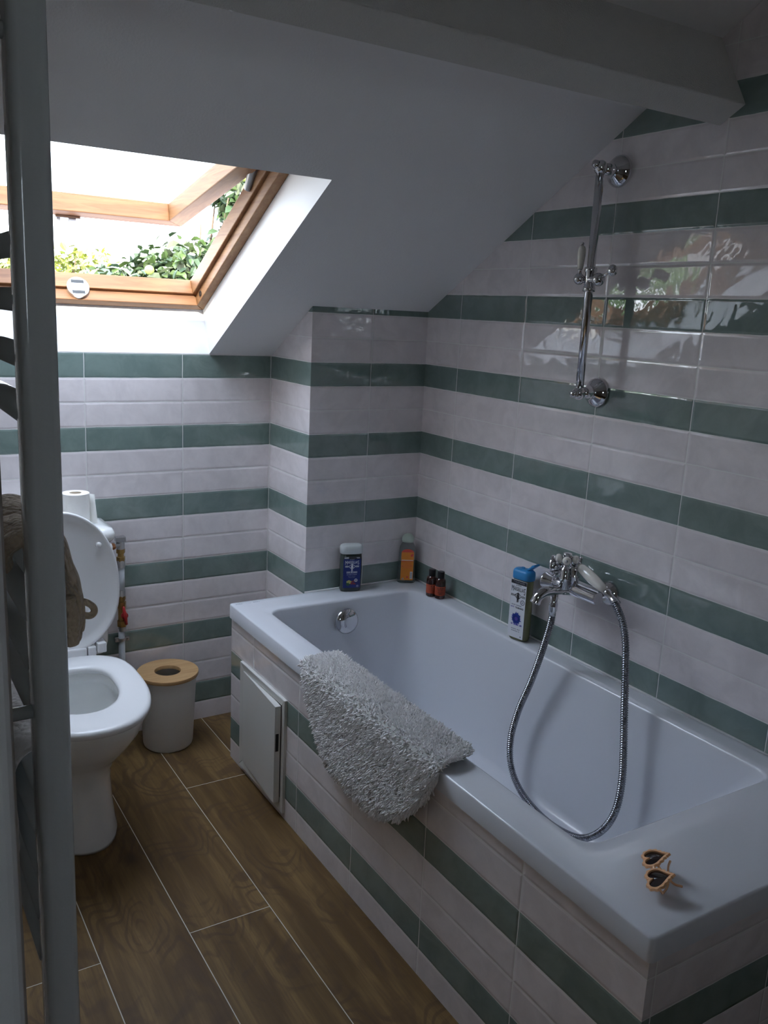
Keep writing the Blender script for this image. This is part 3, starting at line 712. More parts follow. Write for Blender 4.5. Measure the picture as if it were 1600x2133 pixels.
# ================================================================== towel radiator
rad = empty('towel_radiator', (-0.487, -1.80, 0.7), 'white ladder towel radiator seen edge-on at the left, fixed to the left wall', 'radiator')
def RV(v): return Vector(v) - rad.location
def upright(y0, y1):
    mb = MB(); mb.loft([[RV(p) for p in rrect(-.501, -.471, y0, y1, .007, z, 5)] for z in (0.70, 0.702, 1.93, 1.932)])
    return mb.build('upright', M['enamel'], rad, auto=True)
upright(-2.041, -2.003); upright(-1.578, -1.540)
rz = [1.5056 - .0480*k for k in range(4)] + [1.225 - .047*k for k in range(4)] + [1.010 - .047*k for k in range(5)] + [1.86 - .0468*k for k in range(4)]
for z in rz:
    mb = MB(); mb.loft([[RV((-.487 + .0155*math.cos(2*PI*k/20), y, z + .0108*math.sin(2*PI*k/20))) for k in range(20)] for y in (-2.006, -1.575)]); mb.build('rung', M['enamel'], rad, smooth=True)
for y, z in ((-2.02, 1.092), (-1.56, 1.092), (-2.02, 1.66), (-1.56, 1.66)):
    mb = MB(); mb.tube([RV((-.500, y, z)), RV((-.5654, y, z))], .0065, 14); mb.build('bracket', M['enamel'], rad, smooth=True)

def drape(mb, path, y0, y1, th, ny=24, amp=.004, seed=0, taper=None):
    """thick cloth hung over a bar: path in x,z; swept along y"""
    P = catmull([(x, 0, z) for x, z in path], 8); n = len(P); rowsA = []; rowsB = []
    for i, p in enumerate(P):
        t = (P[min(i+1, n-1)] - P[max(i-1, 0)]).normalized(); nn = Vector((-t.z, 0, t.x))
        ra, rb = [], []
        for j in range(ny + 1):
            s = j / ny; y = y0 + (y1 - y0) * s
            if taper: y = y0 + taper(i/(n-1), 0) + (y1 - y0 + taper(i/(n-1), 1) - taper(i/(n-1), 0)) * s
            edge = min(1.0, min(s, 1 - s) * 9) ** .5 * min(1.0, min(i, n-1-i) * .6 + .25)
            w_ = noise.noise(Vector((p.x*25+seed, y*30, p.z*25))) * amp
            ra.append(Vector((p.x, y, p.z)) + nn * (th/2*edge + w_)); rb.append(Vector((p.x, y, p.z)) - nn * (th/2*edge - w_))
        rowsA.append(ra); rowsB.append(rb)
    loops = [rowsA[i] + rowsB[i][::-1] for i in range(n)]
    mb.loft(loops, True, True)
mitt = empty('bath_mitt', (-0.487, -1.93, 1.25), 'beige terry wash mitt with a hanging loop, draped over the middle radiator rungs', 'mitt')
mb = MB(); drape(mb, [(-.513, 1.214), (-.514, 1.224), (-.507, 1.237), (-.487, 1.246), (-.466, 1.236), (-.459, 1.21), (-.450, 1.185), (-.452, 1.155)], -1.99, -1.80, .018, amp=.006, seed=3)
mo = mb.build('mitt_body', M['beige'], None, smooth=True); mo.parent = mitt; mo.matrix_parent_inverse = Matrix.Translation(-mitt.location)
dp = mo.modifiers.new('sub', 'SUBSURF'); dp.levels = 1; dp.render_levels = 1
mb = MB()
for k, (yy, l, xx) in enumerate(((-1.985, .006, -.4580), (-1.972, .008, -.4530), (-1.958, .002, -.4470))):
    mb.tube(catmull([(xx-.002, yy, 1.185), (xx+.001, yy, 1.165), (xx+.001, yy, 1.148-l*.3), (xx-.001, yy, 1.141-l)], 5), [.0085]*12 + [.0085, .008, .006, .002], 12)
mf = mb.build('finger_fold', M['beige'], None, smooth=True); mf.parent = mitt; mf.matrix_parent_inverse = Matrix.Translation(-mitt.location)
mb = MB(); lp = [(-.449, -1.960, 1.170), (-.438, -1.958, 1.169), (-.4300, -1.957, 1.163), (-.4285, -1.957, 1.157), (-.433, -1.958, 1.154), (-.441, -1.960, 1.157), (-.450, -1.962, 1.164)]
mb.tube(catmull(lp, 6), .0035, 10)
ml = mb.build('hanging_loop', M['beige'], None, smooth=True); ml.parent = mitt; ml.matrix_parent_inverse = Matrix.Translation(-mitt.location)
mb = MB(); drape(mb, [(-.512, .91), (-.516, .95), (-.515, 1.00), (-.507, 1.022), (-.489, 1.030), (-.474, 1.018), (-.4735, .98), (-.4735, .93)], -1.975, -1.70, .016, amp=.004, seed=9)
tw = mb.build('towel', M['greytowel'], smooth=True); tag(tw, 'pale grey terry towel draped over a lower radiator rung', 'towel')
tw.modifiers.new('sub', 'SUBSURF').levels = 1

# ================================================================== shower rail, mixer, hand shower, hose
rail = empty('shower_rail', (XR, -1.12, 1.56), 'chrome shower slide rail with white lever, mounted on the striped tiled wall', 'shower rail')
def LV(v): return Vector(v) - rail.location
mb = MB(); mb.tube([LV((1.012, -1.124, 1.275)), LV((1.012, -1.124, 1.84))], .0108, 20); mb.build('rail_tube', M['chrome'], rail, smooth=True)
for z, nm in ((1.8365, 'top'), (1.283, 'bottom')):
    mb = MB()
    mb.lathe([(.039, 0), (.040, .004), (.038, .010), (.031, .019), (.020, .027), (.015, .034), (.017, .040), (.014, .046), (.013, .060)], TR(LV((XR, -1.118, z)), (-1, 0, 0)), 36)
    mb.build('wall_flange', M['chrome'], rail, smooth=True)
    mb = MB(); mb.sphere(LV((1.012, -1.124, z)), .0175, 24, 16); mb.lathe([(.010, 0), (.011, .016), (.008, .024), (.0001, .026)], TR(LV((1.012, -1.124, z)), (-.75, .1, -.1 if z < 1.5 else .3)), 20)
    mb.build('end_ball', M['chrome'], rail, smooth=True)
mb = MB(); c = (1.012, -1.124, 1.569)
mb.lathe([(.0145, -.030), (.016, -.028), (.016, -.020), (.0135, -.016), (.0135, .016), (.016, .020), (.016, .028), (.0145, .030)], Matrix.Translation(LV(c)), 24)
mb.tube([LV((1.006, -1.085, 1.569)), LV((1.010, -1.170, 1.569))], .009, 16); mb.sphere(LV((.998, -1.100, 1.570)), .0145); mb.sphere(LV((1.008, -1.158, 1.569)), .0165)
sl2 = mb.build('slider', M['chrome'], rail, smooth=True)
mb = MB(); mb.lathe([(.0055, .012), (.0045, .020), (.0065, .024)], Matrix.Translation(LV((.998, -1.100, 1.570))), 20); mb.build('lever_neck', M['chrome'], sl2, smooth=True)
mb = MB(); mb.lathe([(.0065, .024), (.0080, .034), (.0105, .058), (.0100, .072), (.0070, .080), (.0001, .0815)], Matrix.Translation(LV((.998, -1.100, 1.570))), 24); mb.build('lever', M['porcelain'], sl2, smooth=True)
mb = MB(); mb.sphere(LV((.998, -1.100, 1.655)), .0052); mb.build('lever_tip', M['chrome'], sl2, smooth=True)
mb = MB(); mb.tube([LV((1.008, -1.165, 1.572)), LV((1.006, -1.200, 1.590))], .0038, 12); mb.sphere(LV((1.005, -1.206, 1.593)), .0110); mb.tube([LV((1.005, -1.206, 1.593)), LV((.990, -1.221, 1.585))], [.008, .0105], 16); mb.build('holder_arm', M['chrome'], sl2, smooth=True)

tap = empty('bath_mixer_tap', (XR, -1.157, 0.76), 'chrome wall-mounted bath mixer tap with cross handle above the bath rim', 'tap')
def AV(v): return Vector(v) - tap.location
CYT = -1.157
for y in (-1.082, -1.235):
    mb = MB(); mb.lathe([(.034, 0), (.034, .003), (.030, .012), (.020, .020), (.014, .024), (.013, .070)], TR(AV((XR, y, .760)), (-1, 0, 0)), 32); mb.build('wall_flange', M['chrome'], tap, smooth=True)
mb = MB(); mb.lathe([(.0165, 0), (.018, .003), (.018, .10), (.020, .104), (.020, .155), (.0185, .158)], TR(AV((1.015, -1.263, .763)), (0, 1, 0)), 32)
mb.build('body', M['chrome'], tap, auto=True)
mb = MB(); mb.lathe([(.015, 0), (.016, .010), (.0185, .026), (.022, .034), (.022, .038), (.016, .0405), (.0001, .041)], TR(AV((1.012, -1.106, .760)), (-.25, 1, .03)), 28); mb.build('temperature_knob', M['chrome'], tap, smooth=True)
mb = MB(); mb.tube(catmull([AV((1.012, -1.160, .758)), AV((.985, -1.158, .760)), AV((.955, -1.156, .762)), AV((.930, -1.152, .759)), AV((.912, -1.149, .748)), AV((.904, -1.147, .730))], 6), [.017, .0165, .016, .0155, .015, .0145] + [.0135]*19 + [.0135, .0135, .0135, .0135, .0145, .0145], 20)
mb.build('spout', M['chrome'], tap, smooth=True)
mb = MB(); mb.lathe([(.011, .752), (.010, .728), (.012, .724), (.012, .706), (.0095, .702), (.0095, .690)][::-1], Matrix.Translation(AV((.962, -1.156, 0))), 20); mb.build('hose_outlet', M['chrome'], tap, smooth=True)
mb = MB(); mb.lathe([(.013, .765), (.0125, .790), (.015, .793), (.015, .797), (.0125, .800), (.0135, .812), (.010, .822), (.006, .826), (.006, .842)], Matrix.Translation(AV((.985, -1.165, 0))), 24); mb.build('diverter_column', M['chrome'], tap, smooth=True)
mb = MB(); mb.lathe([(.014, .765), (.0135, .795), (.016, .798), (.016, .802), (.0135, .806), (.016, .818), (.014, .828)], Matrix.Translation(AV((1.012, -1.172, 0))), 24)
for s_ in (-1, 1): mb.tube(catmull([AV((1.012, -1.172, .825)), AV((1.012+s_*.016, -1.172, .832)), AV((1.012+s_*.020, -1.172, .850))], 5), .0045, 10)
mb.build('cradle', M['chrome'], tap, smooth=True)
cc = AV((.985, -1.168, .848)); hd = MB(); hd.sphere(cc, .011, 20, 12)
dirs = [Vector((-.72, -.69, .05)), Vector((.72, -.69, .05)), Vector((.69, .72, .05)), Vector((-.69, .72, .05))]
for d_ in dirs: hd.tube([cc, cc + d_ * .016], .0045, 12)
hd.lathe([(.008, .006), (.012, .013), (.0115, .016), (.0001, .018)], Matrix.Translation(cc), 20)
hh = hd.build('cross_handle', M['chrome'], tap, smooth=True)
for d_ in dirs:
    mb = MB(); mb.lathe([(.006, .013), (.0105, .017), (.0115, .023), (.0095, .029), (.0001, .031)], Matrix.Translation(cc) @ rot_to(d_), 20); pt = mb.build('handle_tip', M['porcelain'], hh, smooth=True)
for d_ in dirs:
    mb = MB(); mb.sphere(cc + d_ * .0315, .0038, 12, 8); mb.build('tip_button', M['chrome'], hh, smooth=True)

hs = empty('hand_shower', (1.01, -1.20, .80), 'chrome hand shower with white porcelain grip lying across the bath tap', 'hand shower')
def KV(v): return Vector(v) - hs.location
ha = Vector((1.010, -1.190, .832)); hb = Vector((1.004, -1.298, .795))
ax = (hb - ha).normalized()
mb = MB(); mb.lathe([(.009, 0), (.0125, .012), (.0150, .040), (.0150, .062), (.0125, .092), (.0085, .112)], TR(KV(ha), ax), 28); mb.build('grip', M['porcelain'], hs, smooth=True)
mb = MB(); mb.tube(catmull([KV(ha + ax*.002), KV((1.012, -1.165, .842)), KV((1.012, -1.140, .838)), KV((1.010, -1.122, .822))], 6), [.0085]*6 + [.0095]*13, 16)
fc = Vector((1.004, -1.108, .812)); fa = Vector((-.50, .80, -.12)).normalized()
mb.lathe([(.008, -.026), (.013, -.020), (.022, -.010), (.027, .000), (.0290, .004), (.0290, .009), (.026, .011)], TR(KV(fc), fa), 36, True, False)
mb.build('head', M['chrome'], hs, smooth=True)
mb = MB(); mb.lathe([(.026, .0095), (.012, .0090), (.0001, .0090)], TR(KV(fc), fa), 36, False, True); mb.build('spray_plate', M['steel'], hs, smooth=True)
mb = MB(); mb.lathe([(.009, -.002), (.0115, .004), (.0115, .012), (.0085, .015), (.0095, .030), (.0110, .033), (.0110, .048), (.0095, .050)], TR(KV(hb), Vector((-.02, -.8, -.42))), 24); mb.build('connector', M['chrome'], hs, smooth=True)

hose_pts = [(0.962, -1.156, 0.698), (0.962, -1.152, 0.664), (0.96, -1.13, 0.573), (0.958, -1.101, 0.477), (0.952, -1.067, 0.376), (0.945, -1.053, 0.282), (0.938, -1.073, 0.207), (0.93, -1.132, 0.160), (0.922, -1.225, 0.140), (0.92, -1.313, 0.142), (0.925, -1.385, 0.162), (0.935, -1.436, 0.212), (0.945, -1.461, 0.276), (0.955, -1.462, 0.353), (0.96, -1.451, 0.438), (0.965, -1.435, 0.533), (0.97, -1.42, 0.628), (0.975, -1.405, 0.70), (0.985, -1.378, 0.745), (0.999, -1.336, 0.777)]
P = catmull(hose_pts, 40)
# resample evenly
acc = [0]
for i in range(1, len(P)): acc.append(acc[-1] + (P[i] - P[i-1]).length)
step = 0.00085; n = int(acc[-1] / step); R = []; j = 0
for k in range(n + 1):
    d_ = k * step
    while j < len(acc) - 2 and acc[j+1] < d_: j += 1
    R.append(P[j].lerp(P[j+1], (d_ - acc[j]) / max(1e-9, acc[j+1] - acc[j])))
mb = MB(); mb.tube(R, [.0088 + .0012 * math.sin(2*PI*k*step/.0060) for k in range(len(R))], 12)
hose = mb.build('shower_hose', M['hosemetal'], smooth=True, fix=False)
tag(hose, 'ribbed chrome shower hose hanging in a loop into the bath', 'hose')

# ================================================================== bottles on the rim
def bottle_frame(name, loc, ang, label, cat='bottle'):
    return empty(name, loc, label, cat, rot=(0, 0, ang))
def section(w, d, r, z): return rrect(-w/2, w/2, -d/2, d/2, min(r, d/2-.0005, w/2-.0005), z, 6)
def front(y, x=0, z=0):  # matrix placing text upright on the local -y face
    return Matrix.Translation((x, y, z)) @ Matrix.Rotation(PI/2, 4, 'X')
def plate(mb, w, h, z, y, th=.0004, x=0): mb.box((x-w/2, y-th, z-h/2), (x+w/2, y, z+h/2))
def disc(mb, r, x, z, y, th=.0003, seg=20): mb.lathe([(r, 0), (r, th)], Matrix.Translation((x, y, z)) @ rot_to((0, -1, 0)), seg)
def scribble(par, z, w, h, y, m, x=0, words=(5, 8, 4), name='small_print'):
    """a line of print too small to read: short strokes in word groups"""
    mb = MB(); tot = sum(words) + len(words) - 1; cw = w / tot; k = 0
    for wd in words:
        for q in range(wd):
            xx = x - w/2 + (k + .5) * cw; hh = h * (1.0 if (q * 7 + wd) % 3 else .7)
            mb.box((xx - cw*.33, y - .0003, z - h/2), (xx + cw*.33, y, z - h/2 + hh)); k += 1
        k += 1
    o = mb.build(name, m, par); return o
def emblem(par, y, z, s, m):
    mb = MB()
    for dz in (-.0018, 0, .0018):
        for sx_ in (-1, 1): mb.box((sx_*s*.55 if sx_ > 0 else -s, y-.0006, z+dz*s/.022*1.1-.0005), (s if sx_ > 0 else -s*.55, y, z+dz*s/.022*1.1+.0005))
    v = [Vector((0, y-.0006, z+s*.42)), Vector((-s*.55, y-.0006, z)), Vector((0, y-.0006, z-s*.45)), Vector((s*.55, y-.0006, z))]
    w_ = [Vector((p.x*.82, p.y, z+(p.z-z)*.82)) for p in v]
    mb.add(v + w_, [(0,1,5,4),(1,2,6,5),(2,3,7,6),(3,0,4,7)])
    mb.box((-s*.10, y-.0006, z-s*.75), (-s*.02, y, z-s*.2)); mb.box((s*.03, y-.0006, z-s*.72), (s*.10, y, z-s*.2)); mb.box((-s*.16, y-.0006, z-s*.25), (s*.16, y, z+s*.12)); disc(mb, s*.11, 0, z+s*.22, y, .0006, 12)
    return mb.build('emblem', m, par, fix=False)

# dark bottle, frosted cap, navy label
b1 = bottle_frame('shampoo_bottle', (0.806, -0.332, ZR), math.atan2(-.972, -.261) + PI/2, 'dark shower gel bottle with frosted cap and navy blue label, on the far rim')
mb = MB(); mb.loft([section(w_, d_, .016, z) for w_, d_, z in ((.062, .030, 0), (.070, .036, .002), (.074, .038, .008), (.076, .039, .06), (.075, .038, .110), (.072, .036, .128), (.066, .032, .132))]); mb.build('bottle_body', M['darkgel'], b1, auto=True)
mb = MB(); mb.loft([section(w_, d_, .016, z) for w_, d_, z in ((.072, .036, .131), (.0765, .040, .133), (.0775, .041, .150), (.075, .039, .157), (.066, .032, .1615), (.05, .02, .162))]); mb.build('cap', M['frostcap'], b1, smooth=True)
FY = -.0200; mb = MB(); plate(mb, .060, .108, .068, FY+.0004); l1 = mb.build('label', M['navylabel'], b1)
mb = MB(); plate(mb, .060, .008, .119, FY); mb.build('label_band', M['blacklabel'], l1)
for a_ in ((.015, .0022, .1205, -.020), (.015, .0016, .1175, -.020), (.012, .0012, .1203, .020), (.010, .0010, .1178, .021)):
    mb = MB(); plate(mb, a_[0], a_[1], a_[2], FY-.0004, x=a_[3]); mb.build('small_print', M['whiteprint'], l1)
text('LE PETIT', front(FY-.0003, z=.1130), .0042, M['whiteprint'], l1, sx=1.0)
text('M', front(FY-.0003, x=-.0205, z=.1015), .0200, M['whiteprint'], l1, sx=.60); text('ARSEILLAI', front(FY-.0003, x=.0010, z=.1030), .0130, M['whiteprint'], l1, sx=.60); text('S', front(FY-.0003, x=.0215, z=.1015), .0200, M['whiteprint'], l1, sx=.60)
emblem(l1, FY, .089, .024, M['whiteprint'])
mb = MB()
for z_, w_ in ((.0708, .036), (.0658, .036)): plate(mb, w_, .0009, z_, FY)
for x_ in (-.018, 0, .018): plate(mb, .0009, .0058, .0683, FY, x=x_)
mb.build('banner', M['whiteprint'], l1); scribble(l1, .0603, .036, .0014, FY, M['whiteprint'], words=(3, 7, 2, 8))
scribble(l1, .0683, .032, .0024, FY-.0002, M['whiteprint'], words=(5, 3, 6))
scribble(l1, .0545, .026, .0012, FY, M['greyprint'], words=(4, 2, 7)); scribble(l1, .0500, .022, .0012, FY, M['greyprint'], words=(6, 5))
mb = MB()
for x_, z_, r_ in ((-.014, .035, .004), (-.009, .037, .0042), (-.006, .032, .004), (-.0035, .0355, .0035)): disc(mb, r_, x_, z_, FY)
mb.build('yellow_flowers', M['yellowprint'], l1)
mb = MB()
for k in range(16): disc(mb, .0018, .003 + random.uniform(-.005, .010), .032 + random.uniform(-.006, .006), FY-.0001)
mb.build('red_berries', M['redprint'], l1)
mb = MB(); disc(mb, .0068, -.012, .028, FY+.0001); mb.build('leaf_print', M['greenprint'], l1)
mb = MB(); mb.lathe([(.0056, 0), (.0056, .0006), (.0036, .0006), (.0036, 0)], Matrix.Translation((.0150, FY-.0002, .0400)) @ rot_to((0, -1, 0)), 20, False, False); disc(mb, .0016, .0150, .0400, FY-.0002, .0006); mb.build('seal', M['whiteprint'], l1)
mb = MB(); plate(mb, .006, .006, .0195, FY, x=.021); mb.build('symbol_box', M['whiteprint'], l1)
mb = MB(); plate(mb, .0035, .0035, .0195, FY-.0004, x=.021); mb.build('symbol', M['navylabel'], l1)

# clear bottle with orange label and domed cap
b2 = bottle_frame('oil_bottle', (1.036, -0.330, ZR), math.radians(-28), 'clear bottle with orange label and round pale green cap, in the far corner')
mb = MB(); mb.loft([section(w_, d_, .016, z) for w_, d_, z in ((.058, .028, 0), (.064, .033, .002), (.066, .034, .010), (.060, .031, .060), (.058, .030, .110), (.054, .028, .130), (.042, .026, .142), (.026, .024, .148))]); mb.build('bottle_body', M['clearplastic'], b2, smooth=True)
mb = MB(); mb.lathe([(.0125, .146), (.0195, .148), (.0215, .154), (.0205, .163), (.0165, .171), (.009, .176), (.0001, .1775)], None, 28); mb.build('cap', M['greencap'], b2, smooth=True)
FY2 = -.0180; mb = MB()
arch = [(-.022, .012), (.022, .012)] + [(.022 * math.cos(a), .112 + .013 * math.sin(a)) for a in [PI*k/12 for k in range(13)]]
A0 = [Vector((x, FY2, z)) for x, z in arch]; A1 = [Vector((x, FY2+.0006, z)) for x, z in arch]; mb.loft([A0, A1]); l2 = mb.build('label', M['orangelabel'], b2)
mb = MB(); arch = [(.0215 * math.cos(a), .1135 + .011 * math.sin(a)) for a in [PI*k/12 for k in range(13)]]; mb.loft([[Vector((x, FY2-.0004, z)) for x, z in arch], [Vector((x, FY2, z)) for x, z in arch]]); mb.build('label_arch', M['pinklabel'], l2)
mb = MB(); plate(mb, .042, .0022, .0845, FY2); mb.build('white_stripe', M['whiteprint'], l2)
mb = MB(); plate(mb, .013, .0022, .0815, FY2, x=-.0145); plate(mb, .024, .0014, .0817, FY2, x=.009); plate(mb, .008, .0018, .0630, FY2, x=-.017); plate(mb, .010, .0013, .0640, FY2, x=.015); disc(mb, .0045, .015, .102, FY2); disc(mb, .0025, .017, .1065, FY2); plate(mb, .0065, .0065, .023, FY2, x=.002)
for k in range(7): plate(mb, .034 - .004*(k % 3), .0005, .078 - .0036*k, FY2)
mb.build('red_print', M['pinklabel'], l2)
mb = MB(); plate(mb, .009, .026, .030, FY2, x=.0155); bc = mb.build('barcode', M['whiteprint'], l2)
mb = MB()
for k in range(9): plate(mb, .0075, .0011 + .0006*(k % 2), .0205 + .0024*k, FY2-.0004, x=.0155)
mb.build('bars', M['greyprint'], bc)
mb = MB(); plate(mb, .0055, .0055, .0165, FY2, x=-.0135); mb.build('symbol_box', M['whiteprint'], l2)
mb = MB(); disc(mb, .0016, -.0135, .0165, FY2-.0005); mb.build('symbol', M['blacklabel'], l2)

# two small amber bottles
def amber(loc, ang, label):
    b = empty('essential_oil_bottle', loc, label, 'bottle', rot=(0, 0, ang))
    mb = MB(); mb.lathe([(.0155, 0), (.0172, .001), (.0178, .004), (.0178, .056), (.0165, .064), (.012, .070), (.0095, .072)], None, 32); mb.build('bottle_body', M['amber'], b, smooth=True)
    mb = MB(); mb.lathe([(.0118, .069), (.0122, .070), (.0122, .090), (.0112, .0925), (.0001, .093)], None, 32); mb.build('cap', M['black'], b, auto=True)
    mb = MB(); mb.lathe([(.01795, .012), (.0181, .0125), (.0181, .0425), (.01795, .043)], None, 36, False, False); l = mb.build('label', M['redlabel'], b, smooth=True)
    for z_, wd_, h_, n_ in ((.0375, .022, .0036, (2, 6)), (.0320, .018, .0024, (4, 4)), (.0262, .015, .0016, (3, 5)), (.0230, .017, .0016, (6, 3)), (.0185, .010, .0030, (3,))):
        t = scribble(l, z_, wd_, h_, -.0184, M['blacklabel'], words=n_)
        for vv in t.data.vertices:   # wrap round the bottle
            a = vv.co.x / .0182; r = .0182 - (vv.co.y + .0184); vv.co.x = r * math.sin(a); vv.co.y = -r * math.cos(a)
    b['group'] = 'small amber bottles'
    return b
vw = math.atan2(-2.31 + 0, -1.66) + PI/2
amber((1.0320, -.4935, ZR), vw + .5, 'small amber bottle with black cap and red label, behind its twin in the corner')
amber((1.0445, -.5270, ZR), vw + .05, 'small amber bottle with black cap and red label, nearer one of the pair')

# white-label bottle with open blue cap
b4 = bottle_frame('shower_gel_bottle', (1.043, -0.940, ZR), math.atan2(-.2, -.98) + PI/2 - .0, 'tall olive shower gel bottle with white label and open blue flip cap, left of tap')
mb = MB(); mb.loft([section(w_, d_, .018, z) for w_, d_, z in ((.054, .030, 0), (.062, .036, .002), (.066, .038, .008), (.067, .039, .09), (.065, .038, .180), (.060, .035, .187))]); mb.build('bottle_body', M['olivegel'], b4, auto=True)
mb = MB(); mb.loft([section(w_, d_, .017, z) for w_, d_, z in ((.066, .039, .186), (.069, .041, .188), (.069, .041, .204), (.067, .039, .211), (.058, .031, .2155), (.03, .012, .216))]); cp = mb.build('cap', M['bluecap'], b4, smooth=True)
mb = MB(); mb.lathe([(.006, .2145), (.0055, .2205), (.0030, .2205), (.0028, .216)], Matrix.Translation((-.006, 0, 0)), 16, False, True); mb.build('nozzle', M['bluecap'], cp, smooth=True)
mb = MB(); Tl = Matrix.Translation((.014, .004, .214)) @ Matrix.Rotation(math.radians(-38), 4, 'Y'); mb.box((0, -.013, -.0015), (.034, .013, .0045), Tl); mb.lathe([(.006, .0045), (.005, .0075)], Tl @ Matrix.Translation((.018, 0, 0)), 16); mb.build('flip_lid', M['bluecap'], cp, bevel=.003, bseg=3)
FY4 = -.0205; mb = MB(); plate(mb, .056, .176, .096, FY4+.0006, .0008); l4 = mb.build('label', M['whitelabel'], b4)
FYt = FY4 - .0003; mb = MB(); plate(mb, .056, .011, .1775, FYt); mb.build('label_band', M['blacklabel'], l4)
scribble(l4, .1795, .040, .0014, FYt-.0004, M['greyprint'], words=(8, 6, 9)); scribble(l4, .1765, .034, .0012, FYt-.0004, M['greyprint'], x=.004, words=(7, 9))
text('LE PETIT', front(FYt, x=.000, z=.1685), .0058, M['blacklabel'], l4, sx=.9)
text('M', front(FYt, x=-.0215, z=.1560), .0250, M['blacklabel'], l4, sx=.48); text('ARSEILLAI', front(FYt, x=.0010, z=.1565), .0165, M['blacklabel'], l4, sx=.51); text('S', front(FYt, x=.0225, z=.1535), .0290, M['blacklabel'], l4, sx=.46)
emblem(l4, FYt, .137, .026, M['blacklabel'])
mb = MB(); mb.lathe([(.0080, 0), (.0080, .0006), (.0052, .0006), (.0052, 0)], Matrix.Translation((.0180, FYt, .1200)) @ rot_to((0, -1, 0)), 24, False, False); disc(mb, .0022, .0180, .1200, FYt, .0006); mb.build('seal', M['greyprint'], l4)
scribble(l4, .1085, .038, .0032, FYt, M['greyprint'], x=-.003, words=(6, 8))
text('HAUTE', front(FYt, x=-.0175, z=.1010), .0056, M['violet'], l4, sx=.75, offset=.0001); text('TOLERANCE', front(FYt, x=.008, z=.1005), .0066, M['blacklabel'], l4, sx=.8, offset=.0002)
mb = MB()
for k in range(26):
    a = 2*PI*k/26 + random.uniform(-.08, .08); r = .021 * random.uniform(.75, 1.05)
    c_, s_ = math.cos(a), math.sin(a)
    mb.add([(-s_*.0016 + c_*.004, FYt-.0002, .068 + c_*.0016 + s_*.004), (c_*r*.7 - s_*.0024, FYt-.0002, .068 + s_*r*.7 + c_*.0024), (c_*r, FYt-.0002, .068 + s_*r), (c_*r*.7 + s_*.0024, FYt-.0002, .068 + s_*r*.7 - c_*.0024), (s_*.0016 + c_*.004, FYt-.0002, .068 - c_*.0016 + s_*.004)], [(0, 1, 2, 3, 4)])
mb.build('cornflower', M['blueflower'], l4, fix=False)
mb = MB(); disc(mb, .006, 0, .067, FYt-.0002, .0005); mb.build('flower_centre', M['violet'], l4)
scribble(l4, .0495, .040, .0048, FYt-.0004, M['violet'], x=.002, words=(2, 6, 3), name='flower_print')
scribble(l4, .0350, .032, .0028, FYt, M['greyprint'], words=(7, 4)); scribble(l4, .0290, .030, .0028, FYt, M['greyprint'], words=(10, 2))
mb = MB(); plate(mb, .004, .004, .0145, FYt, x=.020); mb.build('symbol', M['greyprint'], l4)

# ================================================================== heart sunglasses
sg = empty('sunglasses', (0.53, -1.93, ZR), 'heart-shaped sunglasses with peach scalloped frame and dark lenses, on the near bath rim', 'sunglasses')
Wx = Vector((-.664, -.743, 0)).normalized(); hx = Vector((.743, -.664, 0)).normalized()
th_ = math.radians(24); Dx = (hx * math.cos(th_) + Vector((0, 0, 1)) * math.sin(th_)).normalized(); Nx = Wx.cross(Dx).normalized()
if Nx.z < 0: Nx = -Nx
C0 = Vector((0.4859, -1.9350, ZR + .0165)) - sg.location      # mid of the top edge, between lenses
def heart(c, scale, k):
    t = 2 * PI * k
    x = 16 * math.sin(t) ** 3; y = 13 * math.cos(t) - 5 * math.cos(2*t) - 2 * math.cos(3*t) - math.cos(4*t)
    return x / 17 * scale, -(y - 5) / 17 * scale    # y downwards positive = away from top
def GP(u, d_, n_): return C0 + Wx * u + Dx * d_ + Nx * n_
NH = 160
fr_v = MB(); ln = MB()
for sgn in (-1, 1):
    cu0 = sgn * .0295; out, inn_, = [], []
    for k in range(NH):
        a, b_ = heart(0, .0232, k / NH); out.append((cu0 + a, b_ + .012)); 
    cen = Vector((cu0, .020))
    loops_ = []
    O2 = [Vector(q) for q in out]
    sgn_o = -1 if sum(O2[k-1].x * O2[k].y - O2[k].x * O2[k-1].y for k in range(NH)) < 0 else 1
    def off(k, e):
        t = O2[(k + 2) % NH] - O2[(k - 2) % NH]; nn_ = Vector((t.y, -t.x)).normalized() * sgn_o
        kk = min(k, NH - k)
        if kk < 18: return O2[k] + nn_ * e * (kk / 18) ** .7 + Vector((0, -.0028)) * (1 - kk / 18)
        kt = abs(k - NH // 2)
        if kt < 4: return O2[k] + Vector((0, 1)) * e * .9 * (1 - kt / 4) + nn_ * e * (kt / 4)
        return O2[k] + nn_ * e
    ou = [off(k, .0054 + .0011 * math.cos(2*PI*20*k/NH)) for k in range(NH)]
    bend = lambda u: -.9 * u * u
    loopA = [GP(p.x, p.y, .0010 + bend(p.x)) for p in ou]; loopB = [GP(p.x, p.y, .0052 + bend(p.x)) for p in [off(k, .0044 + .0010 * math.cos(2*PI*20*k/NH)) for k in range(NH)]]
    loopC = [GP(p[0], p[1], .0052 + bend(p[0])) for p in out]; loopD = [GP(p[0], p[1], .0010 + bend(p[0])) for p in out]
    fr_v.loft([loopA, loopB, loopC, loopD, loopA], False, False)
    m_ = MB(); m_.loft([[GP(p[0], p[1], .0022 + bend(p[0])) for p in out], [GP(cu0 + (p[0]-cu0)*.5, .02 + (p[1]-.02)*.5, .0034 + bend(p[0])) for p in out], [GP(cu0 + (p[0]-cu0)*.02, .02 + (p[1]-.02)*.02, .0038 + bend(cu0)) for p in out]], False, True)
    m_.build('lens', M['lens'], sg, smooth=True)
